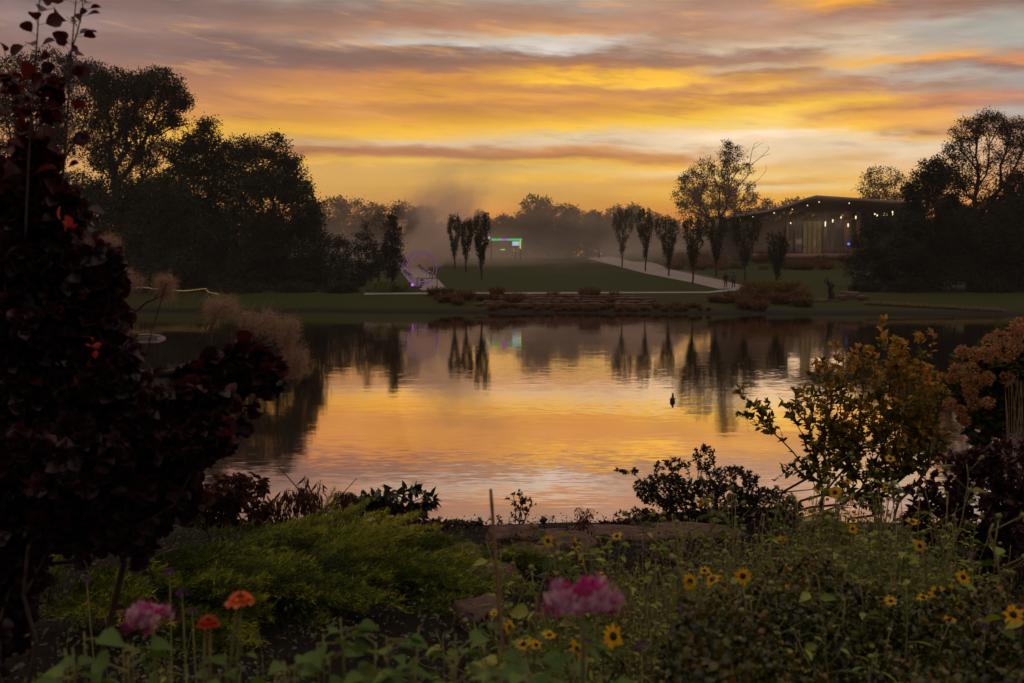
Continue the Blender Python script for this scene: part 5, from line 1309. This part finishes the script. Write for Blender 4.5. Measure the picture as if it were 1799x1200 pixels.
SF = [ # px,row,D,R,azimuth,tilt,label
 (1305, 1012, 3.6, .034, .05, .15, 'open sunflower facing the viewer, rightmost of the bright middle row'),
 (1212, 1021, 3.6, .033, .1, .2, 'open sunflower facing the viewer at the left end of the bright middle row'),
 (1252, 1018, 3.7, .03, -.6, .7, 'half turned sunflower left of centre in the bright middle row'),
 (1271, 1027, 3.5, .033, .9, .3, 'sunflower facing right beside the rightmost open one of the middle row'),
 (1238, 1003, 4.0, .024, .4, 1.2, 'sunflower seen edge on just above the middle row'),
 (963, 950, 4.0, .034, -1.0, .1, 'ragged sunflower facing left near the red flowered shrub'),
 (1011, 957, 4.2, .032, -1.5, 0, 'sunflower seen in profile right of the ragged one'),
 (1022, 986, 4.1, .03, -1.3, .1, 'sunflower in profile low between grass blades'),
 (1084, 942, 4.3, .028, -.5, .9, 'sunflower tilted to the sky left of the pale ledge slab'),
 (1058, 1010, 3.9, .022, .6, .6, 'tiny sunflower just above the large pink spider flower'),
 (1162, 967, 4.2, .026, 1.1, .2, 'half closed sunflower by the purple verbena under the ledge'),
 (1438, 858, 5.2, .032, -1.1, .2, 'drooping sunflower left of the open pair high in the meadow'),
 (1467, 865, 5.2, .032, -.1, 0, 'open round sunflower high in front of the autumn bush'),
 (1489, 845, 5.4, .026, .5, .8, 'small sunflower above the high open one'),
 (1497, 876, 5.2, .024, .7, .4, 'small sunflower just right and below the high open one'),
 (1564, 806, 5.4, .034, .2, .9, 'topmost sunflower on a tall stem against the autumn bush'),
 (1555, 859, 5.3, .024, -.8, .3, 'small sunflower below the topmost one'),
 (1615, 897, 4.6, .036, 1.0, .5, 'sunflower lit from the right beside the maroon shrub'),
 (1603, 917, 4.7, .03, -.3, 1.1, 'wide flat sunflower just under the one lit from the right'),
 (1232, 882, 5.0, .024, -.9, .4, 'single small sunflower over the arching shrub base'),
 (1498, 929, 4.7, .022, .3, .5, 'small sunflower over the grassy middle of the meadow'),
 (1374, 948, 4.5, .024, -.6, .3, 'small sunflower beside the tall iris leaves'),
 (1386, 996, 4.0, .03, .9, .8, 'orange tinged sunflower leaning right below the tall iris leaves'),
 (1388, 1033, 3.7, .026, .2, 1.0, 'sunflower facing up below the orange tinged one'),
 (1616, 959, 4.2, .026, -.8, .3, 'sunflower at the left edge of the dark gap by the maroon shrub'),
 (1692, 1014, 3.8, .032, .3, .9, 'upturned sunflower on the right with spread petals'),
 (1670, 1036, 3.7, .034, .8, .1, 'dark centred sunflower right of the leafy hump'),
 (1645, 1041, 3.7, .028, -.4, .7, 'sunflower left of the dark centred one'),
 (1622, 1050, 3.7, .024, .1, 1.0, 'small flat sunflower at the left end of the right group'),
 (1688, 1067, 3.5, .028, .1, .8, 'sunflower below the right group'),
 (1669, 1091, 3.4, .028, .2, .9, 'lowest sunflower of the right group'),
 (1565, 1056, 3.5, .024, -.3, 1.1, 'flat seen sunflower in the leafy middle right'),
 (1780, 1080, 3.0, .038, -.3, .7, 'large sunflower at the right picture edge'),
 (1077, 1118, 2.6, .034, .1, .8, 'orange yellow sunflower directly below the large pink spider flower'),
 (1015, 1140, 2.6, .026, -1.3, .1, 'sunflower in profile below left of the spider flower'),
 (895, 1102, 2.9, .024, .5, .7, 'small sunflower just right of the bamboo stake'),
 (920, 1132, 2.8, .024, -.3, .8, 'small sunflower low right of the bamboo stake'),
 (942, 1133, 2.9, .022, .7, .5, 'right twin of the two low sunflowers by the bamboo stake'),
 (965, 1116, 3.0, .024, .2, 1.0, 'orange sunflower left below the spider flower'),
 (868, 1078, 3.2, .016, -.4, .8, 'tiny sunflower left of the bamboo stake'),
]
for i, a in enumerate(SF):
    q = random.Random(i + 50); a = list(a); a[3] *= 1.0 * (1 if i < 2 else q.uniform(.8, 1.15)); a[4] += 0 if i < 2 else q.uniform(-.55, .55); a[5] += 0 if i < 2 else q.uniform(-.35, .35)
    sunflower(*a, seed=i, lean=random.Random(i).uniform(-.12, .12))

# loose meadow plants: five kinds built, then copied
def meadow_plant(org, seed, h, label, mat='meadowleaf', leaf=.06, kind='ovate', stems=5):
    rng = np.random.default_rng(seed); o = empty('meadow_plant', org, label, 'meadow plant', 'leafy stems of the meadow')
    ms, ml = MB(), MB(); org = np.array(org)
    for i in range(stems):
        b = org + np.array([rng.normal() * .07, rng.normal() * .07, -.02]); hh = h * rng.uniform(.6, 1.1)
        t = b + np.array([rng.normal() * .16, rng.normal() * .12, hh]); s = np.linspace(0, 1, 10)[:, None]
        pts = b + (t - b) * s + np.array([rng.normal() * .06, rng.normal() * .05, 0]) * np.sin(s * 2.6)
        path_tube(ms, pts, np.linspace(.0045, .002, 10), 5)
        stem_leaves(ms, ml, pts, 14, leaf, rng, kind)
        if rng.random() < .6: ball(ms, t, (.012, .012, .01), 7, 5)
        m = 3
        for q in range(m):
            a = pts[5 + q]; e = a + np.array([rng.normal() * .09, rng.normal() * .09, rng.uniform(.05, .16)])
            path_tube(ms, [a, (a + e) / 2 + [0, 0, -.01], e], [.002, .0016, .001], 4); ball(ms, e, .008, 6, 4)
    ms.build('stems', M['greenstem'], o, smooth=True); ml.build('leaves', M[mat], o, smooth=True)
    return o
mr = np.random.default_rng(600); protos = []
def gpt(px, D): x = (px - 899.5) / FPX * D; return np.array([x, D, float(H(x, D))])
LBL = ['leafy green meadow stem with small buds', 'thin stemmed meadow plant with narrow leaves', 'bushy green meadow plant', 'pale stemmed meadow plant with spent flower heads', 'low leafy meadow plant with small round leaves']
for i in range(5):
    protos.append(meadow_plant(gpt(1100 + i * 110, 4.6 + .3 * i), 610 + i, (.75, .85, .6, .95, .5)[i], LBL[i] + ' among the sunflowers', leaf=(.068, .085, .062, .055, .052)[i], kind=('ovate', 'lance', 'ovate', 'lance', 'round')[i], stems=(5, 5, 7, 5, 7)[i]))
for i in range(105):
    D = 3.2 + 3.2 * mr.random(); px = mr.uniform(980, 1720) if D > 4 else mr.uniform(930, 1799)
    if px < 1100 and D > 5.5: continue
    copy_tree(protos[i % 5], gpt(px, D), rz=mr.uniform(0, 6.28), scale=float(mr.uniform(.65, 1.0)))
for i in range(34):
    D = mr.uniform(4.8, 6.6); copy_tree(protos[(0, 1, 3)[i % 3]], gpt(mr.uniform(1360, 1690), D), rz=mr.uniform(0, 6.28), scale=float(mr.uniform(.7, 1.05)))
for i in range(7):
    D = mr.uniform(2.7, 4.0); copy_tree(protos[(1, 3)[i % 2]], gpt(mr.uniform(1200, 1750), D), rz=mr.uniform(0, 6.28), scale=float(mr.uniform(.75, 1.0)))
for i in range(26):   # nearest, low right and centre
    D = mr.uniform(2.3, 3.2); copy_tree(protos[i % 5], gpt(mr.uniform(820, 1250), D), rz=mr.uniform(0, 6.28), scale=float(mr.uniform(.5, .75)))
for i in range(9):
    D = mr.uniform(2.8, 4.2); copy_tree(protos[i % 5], gpt(mr.uniform(100, 520), D), rz=mr.uniform(0, 6.28), scale=float(mr.uniform(.35, .55)))

# tall branching seed stems that reach above the meadow
def tall_stem(pts, D, label, seed, r=.004):
    rng = np.random.default_rng(seed); q = np.array([P(a, b, D) for a, b in pts]); b0 = q[0].copy(); b0[2] = float(H(b0[0], b0[1]))
    q = np.concatenate([[b0], q]); o = empty('tall_stem', b0, label, 'plant stem', 'tall pale stems over the meadow')
    s = np.linspace(0, 1, 30); cum = np.concatenate([[0], np.cumsum(np.linalg.norm(np.diff(q, axis=0), axis=1))]); cum /= cum[-1]
    pp = np.stack([np.interp(s, cum, q[:, k]) for k in range(3)], 1)
    ms, ml = MB(), MB(); path_tube(ms, pp, np.linspace(r * 1.4, r * .6, 30), 6); stem_leaves(ms, ml, pp, 9, .07, rng, 'heart', wide=.8, t0=.4)
    n = 5
    for j in range(n):
        a = pp[20 + j * 2]; e = a + np.array([rng.normal() * .08, rng.normal() * .05, .05 + rng.random() * .06]); path_tube(ms, [a, e], [r * .5, r * .3], 4)
        ball(ms, e, .011, 7, 5); leaves(ml, np.repeat(e[None], 7, 0), rng.normal(size=(7, 3)) + [0, 0, .3], .025, 'lance', rng)
    ms.build('stem', M['greenstem'], o, smooth=True); ml.build('leaves', M['meadowleaf'], o, smooth=True)
tall_stem([(1175, 1040), (1235, 950), (1275, 888), (1290, 880)], 4.2, 'tall pale branching stem leaning right across the ledge', 701)
tall_stem([(1252, 960), (1245, 900), (1236, 868)], 4.4, 'short pale side stem crossing the leaning one at the ledge', 702)
tall_stem([(1395, 960), (1370, 900), (1352, 870)], 4.6, 'bent pale stem leaning left before the water gap', 703)
tall_stem([(1780, 1075), (1757, 1010), (1738, 935), (1745, 920)], 3.4, 'thick pale stem rising at the right edge over the dark gap', 704, .006)
tall_stem([(1660, 1000), (1690, 915), (1702, 840), (1698, 815)], 4.4, 'tall green stem in front of the maroon shrub', 705)
tall_stem([(1548, 960), (1535, 880), (1520, 810)], 4.9, 'tall green stem just left of the topmost sunflower', 706)
tall_stem([(940, 1080), (950, 1030), (970, 990), (962, 965)], 3.2, 'pale green forked stem right of the bamboo stake', 707)
tall_stem([(1190, 990), (1150, 950), (1112, 918), (1104, 905)], 4.6, 'thin arching stem bending left over the ledge stones', 708)
tall_stem([(1420, 950), (1430, 900), (1462, 838), (1452, 810)], 4.8, 'thin stem beside the high open sunflower', 709)
tall_stem([(1640, 1070), (1625, 1010), (1622, 960)], 3.9, 'green stem at the left edge of the dark gap', 710)

# dense leafy groundcover in the lower right: countless
def cover():
    rng = np.random.default_rng(800); mb = MB(); n = 62000
    D = 1.9 + 3.0 * rng.random(n) ** .8; px = rng.uniform(1060, 2000, n)
    x = (px - 900) / FPX * D; y = D
    mound = .60 + .15 * np.sin(x * 3.1 + 1) * np.cos(y * 2.3) + .11 * np.sin(x * 8 + y * 3) * np.sin(y * 7) + .05 * np.sin(x * 23) * np.sin(y * 19)
    edge = sstep(px, 1060, 1230) * (1 - sstep(D, 3.6, 4.9))
    g = H(x, y); z = g + mound * edge * (1 - .55 * rng.random(n) ** 2.2)
    pos = np.stack([x, y, z], 1)
    d = rng.normal(size=(n, 3)) + np.array([0, 0, .5])
    patch = np.sin(x * 5) * np.sin(y * 6 + 1) * .16 + .14 * np.sin(x * 17 + 2) * np.sin(y * 14)
    leaves(mb, pos, d, .021 * rng.uniform(.6, 1.3, n), 'round', rng, np.clip(rng.normal(.36, .26, n) + patch, 0, 1), up=(0, 0, 1), roll=.6)
    o = mb.build('groundcover_leaves', M['coverleaf'], None, smooth=True); tag(o, 'dense mat of small glossy green and bronze leaves in the lower right', 'ground cover', kind='stuff')
    ms = MB(); m = 1400; D = 2.0 + 2.6 * rng.random(m); px = rng.uniform(1120, 1950, m); x = (px - 900) / FPX * D
    A = np.stack([x, D, H(x, D)], 1); B = A + np.stack([rng.normal(size=m) * .08, rng.normal(size=m) * .08, rng.uniform(.25, .48, m)], 1)
    edges_tubes(ms, A, B, np.full(m, .003), np.full(m, .0015), 4)
    o = ms.build('groundcover_twigs', M['twig'], None); tag(o, 'thin twigs inside the dense leaf mat', 'ground cover', kind='stuff')
    # dull litter and low plants over the whole near bank
    mb = MB(); n = 40000; D = 3 + 18 * rng.random(n); x = rng.uniform(-.95, .95, n) * D; g = H(x, D)
    pos = np.stack([x, D, g + .02 + .16 * rng.random(n) ** 2], 1)
    leaves(mb, pos, rng.normal(size=(n, 3)) + np.array([0, 0, .3]), .05 * rng.uniform(.4, 1.2, n), 'ovate', rng, np.clip(rng.normal(.3, .3, n), 0, 1), up=(0, 0, 1), roll=.7)
    o = mb.build('undergrowth', M['arcleaf'], None, smooth=True); tag(o, 'low dark undergrowth covering the near bank soil', 'undergrowth', kind='stuff')
cover()

# grass tufts
for px, D, n, h, lb, sdd in ((1365, 5.4, 90, .62, 'tall tuft of upright iris like leaves in the middle of the meadow', 1), (1395, 5.6, 60, .55, 'slimmer tuft right beside the tall iris like leaves', 2), (1330, 5.8, 50, .5, 'grass tuft just left of the tall iris like leaves', 3),
                     (1040, 5.0, 80, .5, 'arching grass tuft above the large pink spider flower', 4), (1090, 5.3, 60, .5, 'grass tuft by the sunflower tilted to the sky', 5), (1000, 5.2, 60, .42, 'grass tuft right of the red flowered shrub', 6), (930, 5.4, 70, .35, 'arching pale grass tuft beside the bamboo stake', 7), (1145, 5.6, 50, .5, 'sparse grass tuft below the broad ledge stone', 8)):
    tuft('grass_tuft', gpt(px, D), n, h, .09, 'grassblade', 820 + sdd, lb, 'grass tuft', 'grass tufts in the meadow', lean=.22 if sdd < 4 else .6, wide=.55)

# ------------------------------------------------------------------ close flowers
def cleome(px, row, D, R, label, seed, lean=-.05):
    rng = np.random.default_rng(seed); c = P(px, row, D); b = np.array([c[0] + lean, c[1] + .05, float(H(c[0], c[1])) - .02])
    o = empty('spider_flower', b, label, 'flower', 'pink spider flowers')
    s = np.linspace(0, 1, 16)[:, None]; pts = b + (c - b) * s + np.array([.02, 0, 0]) * np.sin(s * 3)
    ms, ml = MB(), MB(); path_tube(ms, pts, np.linspace(.006, .004, 16), 7); stem_leaves(ms, ml, pts, 22, .075, rng, 'lance', wide=1.6, t0=.35)
    ms.build('stem', M['greenstem'], o, smooth=True); ml.build('leaves', M['broadleaf'], o, smooth=True)
    nf = 30; mp, mst = MB(), MB()
    for i in range(nf):
        th = rng.random() * 6.28; el = rng.uniform(-.25, .75); v = np.array([math.cos(th) * math.cos(el), math.sin(th) * math.cos(el), math.sin(el)])
        f = c + v * R * np.array([.72, .72, .5]) * rng.uniform(.6, 1.15); path_tube(mst, [c + v * R * .05, f], [.0009, .0008], 4)
        side = unit(np.cross(v, [0, 0, 1.]) + 1e-6)
        fan = np.linspace(-.9, .9, 4)
        dirs = np.array([v * .6 + side * math.sin(a) + np.array([0, 0, .75]) * math.cos(a) for a in fan])
        leaves(mp, np.repeat(f[None], 4, 0), dirs, R * .42 * rng.uniform(.8, 1.1, 4), 'spoon', rng, np.clip(rng.normal(.5 - .4 * (el > .5), .25, 4), 0, 1), up=v, roll=.2, wide=1.15)
        st = np.array([f + unit(v + rng.normal(size=3) * .3) * R * .55 for _ in range(4)])
        edges_tubes(mst, np.repeat(f[None], 4, 0), st, np.full(4, .0005), np.full(4, .0004), 3)
    mp.build('petals', M['pinkpetal'], o, smooth=True); mst.build('stamens', M['magenta'], o)
    mb = MB(); n = 46; v = unit(rng.normal(size=(n, 3)) * [.6, .6, .3] + np.array([0, 0, .8])); pos = c + v * R * rng.uniform(.35, .75, (n, 1)) * [.9, .9, .8]
    leaves(mb, pos, v, R * .22, 'petal', rng, wide=1.8); mb.build('top_florets', M['magenta'], o, smooth=True)
cleome(1022, 1072, 1.75, .078, 'large blurred pink spider flower in the centre foreground', 901)
cleome(265, 1090, 1.95, .050, 'smaller pink spider flower at lower left', 902)

def zinnia(px, row, D, R, mat, label, seed, dx=-.04):
    rng = np.random.default_rng(seed); c = P(px, row, D); n, u, w = head_frame(.15, 1.62)
    b = np.array([c[0] + dx, c[1] + .03, float(H(c[0], c[1])) - .02]); o = empty('zinnia', b, label, 'flower', 'zinnias at lower left')
    ms, ml = MB(), MB(); 
    for off in (-.006, .008):
        s = np.linspace(0, 1, 12)[:, None]; e = c + np.array([off * .6, 0, -.004]); bb = b + np.array([off * 3, 0, 0]); pts = bb + (e - bb) * s + np.array([-.015, 0, 0]) * np.sin(s * 3)
        path_tube(ms, pts, np.linspace(.0032, .0024, 12), 6)
        stem_leaves(ms, ml, pts, 5, .06, rng, 'ovate', t0=.3)
    ms.build('stems', M['greenstem'], o, smooth=True); ml.build('leaves', M['broadleaf'], o, smooth=True)
    mb = MB()
    for ring, (k, rr, cup) in enumerate(((12, 1.0, -.12), (10, .75, .2), (7, .5, .7))):
        th = np.arange(k) * 2 * np.pi / k + ring * .3; rad = np.cos(th)[:, None] * u + np.sin(th)[:, None] * w
        leaves(mb, c + rad * R * .1 + n * .003 * ring, rad + n * cup, R * rr * rng.uniform(.85, 1.1, k), 'petal', rng, up=n, roll=.05, wide=1.6)
    mb.build('petals', M[mat], o, smooth=True)
    mb = MB(); ball(mb, c + n * R * .22, R * .2, 10, 6, jit=.1, rng=rng); mb.build('centre', M['disc'], o)
zinnia(422, 1052, 1.9, .03, 'orangepetal', 'orange zinnia on a pair of long pale stems at lower left', 911, -.07)
zinnia(366, 1093, 1.85, .022, 'redpetal', 'smaller red zinnia left of the orange one', 912, 0.0)

def verbena(px, row, D, R, label, seed, lean=.03):
    rng = np.random.default_rng(seed); c = P(px, row, D); b = np.array([c[0] + lean, c[1], float(H(c[0], c[1])) - .02]); o = empty('verbena', b, label, 'flower', 'small purple verbena heads')
    mb = MB(); path_tube(mb, [b, (b + c) / 2 + rng.normal(size=3) * .01, c], [.002, .0016, .0012], 5); mb.build('stem', M['greenstem'], o)
    n = 40; v = unit(rng.normal(size=(n, 3)) + [0, 0, .4]); mb = MB(); leaves(mb, c + v * R * [1, 1, .6] * .5, v, R * .42, 'petal', rng, wide=1.6); mb.build('florets', M['purplepetal'], o, smooth=True)
for i, (px, row, D, R, lb) in enumerate(((298, 1005, 2.4, .016, 'upper purple verbena head above the smaller spider flower'), (320, 1042, 2.3, .018, 'middle purple verbena head right above the smaller spider flower'), (338, 1075, 2.2, .014, 'lowest purple verbena head between spider flower and red zinnia'),
        (152, 1019, 2.8, .016, 'dim purple verbena head far left'), (1128, 1134, 2.4, .022, 'purple verbena head right below the large spider flower'), (1152, 982, 3.6, .02, 'purple verbena head under the broad ledge stone'), (1128, 970, 3.7, .016, 'small purple verbena head just left of the one under the ledge stone'),
        (1200, 1070, 3.0, .022, 'purple verbena head below the left open sunflower'), (1708, 976, 3.6, .018, 'purple verbena head in the dark gap at right'), (1730, 1100, 3.0, .016, 'purple verbena head low among the right leaves'), (1030, 1128, 2.3, .018, 'dim purple verbena head under the large spider flower'), (820, 1082, 4.2, .025, 'dim purple verbena head beside the small reddish rock'))):
    verbena(px, row, D, R, lb, 930 + i)

# broad leaved plants along the bottom edge
def broad(px, top, D, w, seed, label, n=24, leaf=.062):
    rng = np.random.default_rng(seed); x = (px - 899.5) / FPX * D; g = float(H(x, D)); b = np.array([x, D, g - .02]); zt = CAMZ + (HOR - top) / FPX * D
    o = empty('broadleaf_seedling', b, label, 'leafy plant', 'broad leaved plants along the bottom'); W = w * D / FPX / 2
    ms, ml = MB(), MB()
    for i in range(3):
        t = np.array([x + rng.uniform(-W, W) * .7, D + rng.uniform(-.06, .06), zt - rng.random() * .06]); s = np.linspace(0, 1, 12)[:, None]; pts = b + (t - b) * s
        path_tube(ms, pts, np.linspace(.003, .0016, 12), 6)
        m = n // 3; ti = rng.uniform(.5, 1, m) ** .6; th = rng.random(m) * 6.28; pos = b + (t - b) * ti[:, None]
        out = np.stack([np.cos(th), np.sin(th) * .7, rng.uniform(.0, .5, m)], 1); p2 = pos + unit(out) * leaf * rng.uniform(.3, .8, (m, 1))
        edges_tubes(ms, pos, p2, np.full(m, .0018), np.full(m, .0014), 4)
        leaves(ml, p2, out * [1, 1, .2] + [0, 0, -.1], leaf * rng.uniform(.6, 1.1, m), 'heart', rng, rng.normal(.45, .25, m), up=(0, 0, 1), roll=.25)
    ms.build('stems', M['greenstem'], o, smooth=True); ml.build('leaves', M['broadleaf'], o, smooth=True)
for px, top, D, w, lb in ((560, 1100, 2.1, 80, 'broad leaved plant whose top leaves overlap beside the zinnia stems'), (620, 1115, 2.0, 120, 'widest broad leaved plant low in the middle left'), (690, 1120, 2.0, 120, 'broad leaved plant right of the widest one'), (770, 1125, 2.1, 90, 'broad leaved plant left of the bamboo stake foot'),
                   (490, 1150, 1.9, 80, 'broad leaved plant below the orange zinnia'), (400, 1150, 1.9, 80, 'broad leaved plant at the foot of the zinnias'), (130, 1120, 2.0, 80, 'broad leaved plant left of the smaller spider flower'), (200, 1150, 1.9, 90, 'broad leaved plant at the foot of the smaller spider flower'), (300, 1170, 1.8, 80, 'broad leaved plant low between spider flower and zinnias'),
                   (860, 1160, 1.9, 60, 'pointed leaved plant right at the bamboo stake'), (930, 1165, 1.8, 90, 'broad leaved plant at the foot of the large spider flower'), (1040, 1175, 1.8, 90, 'broad leaved plant under the orange yellow sunflower')):
    broad(px, top, D, w, int(px), lb)

# ------------------------------------------------------------------ air: haze, smoke over the lawn
def vol_mat(name, density_fn, col=(1, .95, .92), aniso=0.2):
    m = bpy.data.materials.new(name); m.use_nodes = True; T = NT(m.node_tree); T.n.clear()
    v = T.new('ShaderNodeVolumePrincipled'); v.inputs['Color'].default_value = col + (1,); v.inputs['Anisotropy'].default_value = aniso
    T.put(v.inputs['Density'], density_fn(T)); o = T.new('ShaderNodeOutputMaterial'); T.l.new(v.outputs[0], o.inputs['Volume'])
    return m
def vol_box(name, x0, x1, y0, y1, z0, z1, mat, label):
    mb = MB(); box(mb, ((x0 + x1) / 2, (y0 + y1) / 2, (z0 + z1) / 2), (x1 - x0, y1 - y0, z1 - z0)); o = mb.build(name, mat); tag(o, label, name, kind='stuff'); return o

def mist_density(T):
    p = T.new('ShaderNodeNewGeometry').outputs['Position']; s = T.sep(p)
    n = T.noise(T.vm('MULTIPLY', p, (.06, .06, .12)), 1.0, 3, .6)
    ground = T.m('ADD', 1.6, T.m('MULTIPLY', T.m('SUBTRACT', s[1], 104), .0527))
    hz = T.m('SUBTRACT', s[2], ground)
    fall = T.m('EXPONENT', T.m('MULTIPLY', hz, -.20))
    ex = T.m('MULTIPLY', T.smooth(s[0], -52, -30), T.smooth(s[0], 88, 50))
    ey = T.smooth(s[1], 132, 172)
    d = T.m('MULTIPLY', T.m('MULTIPLY', T.smooth(n, .38, .62), fall), T.m('MULTIPLY', ex, ey))
    return T.m('MULTIPLY', d, 0.05)
vol_box('mist', -60, 90, 130, 222, 2.6, 20, vol_mat('mist', mist_density, (1, .92, .85), .75), 'brownish mist drifting low over the back of the lawn')
def smoke_density(T):
    p = T.new('ShaderNodeNewGeometry').outputs['Position']; s = T.sep(p)
    n = T.noise(T.vm('ADD', T.vm('MULTIPLY', p, (.14, .14, .14)), T.comb(T.m('MULTIPLY', s[2], -.10), 0.0, 0.0)), 1.0, 4, .6)
    zc = T.m('SUBTRACT', s[2], 4.2)
    cx = T.m('ADD', -15.5, T.m('MULTIPLY', T.m('POWER', T.m('MAXIMUM', zc, 0.0), 1.35), .22))
    w = T.m('ADD', 4.4, T.m('MULTIPLY', zc, .28))
    r = T.m('DIVIDE', T.vm('LENGTH', T.comb(T.m('SUBTRACT', s[0], cx), T.m('MULTIPLY', T.m('SUBTRACT', s[1], 158), .6), 0.0)), w)
    core = T.smooth(r, 1.15, .35)
    k = T.m('MULTIPLY', T.smooth(n, .40, .60), core)
    fade = T.m('MULTIPLY', T.m('EXPONENT', T.m('MULTIPLY', zc, -.2)), T.smooth(s[2], 26, 20))
    return T.m('MULTIPLY', T.m('MULTIPLY', k, fade), 1.1)
vol_box('smoke', -32, 12, 144, 172, 3.0, 26.5, vol_mat('smoke', smoke_density, (1, .91, .86), .75), 'grey pink plume of smoke rising behind the hoops')
USE_HAZE = True
if USE_HAZE:
    vol_box('haze', -420, 420, -30, 420, -2.6, 40, vol_mat('haze', lambda T: 0.0002, (1, .94, .9), .0), 'thin evening haze over the whole park')

for o in COL.objects:
    if '_org' in o: del o['_org']
    if 'category' in o and 'kind' not in o: o['kind'] = 'thing'
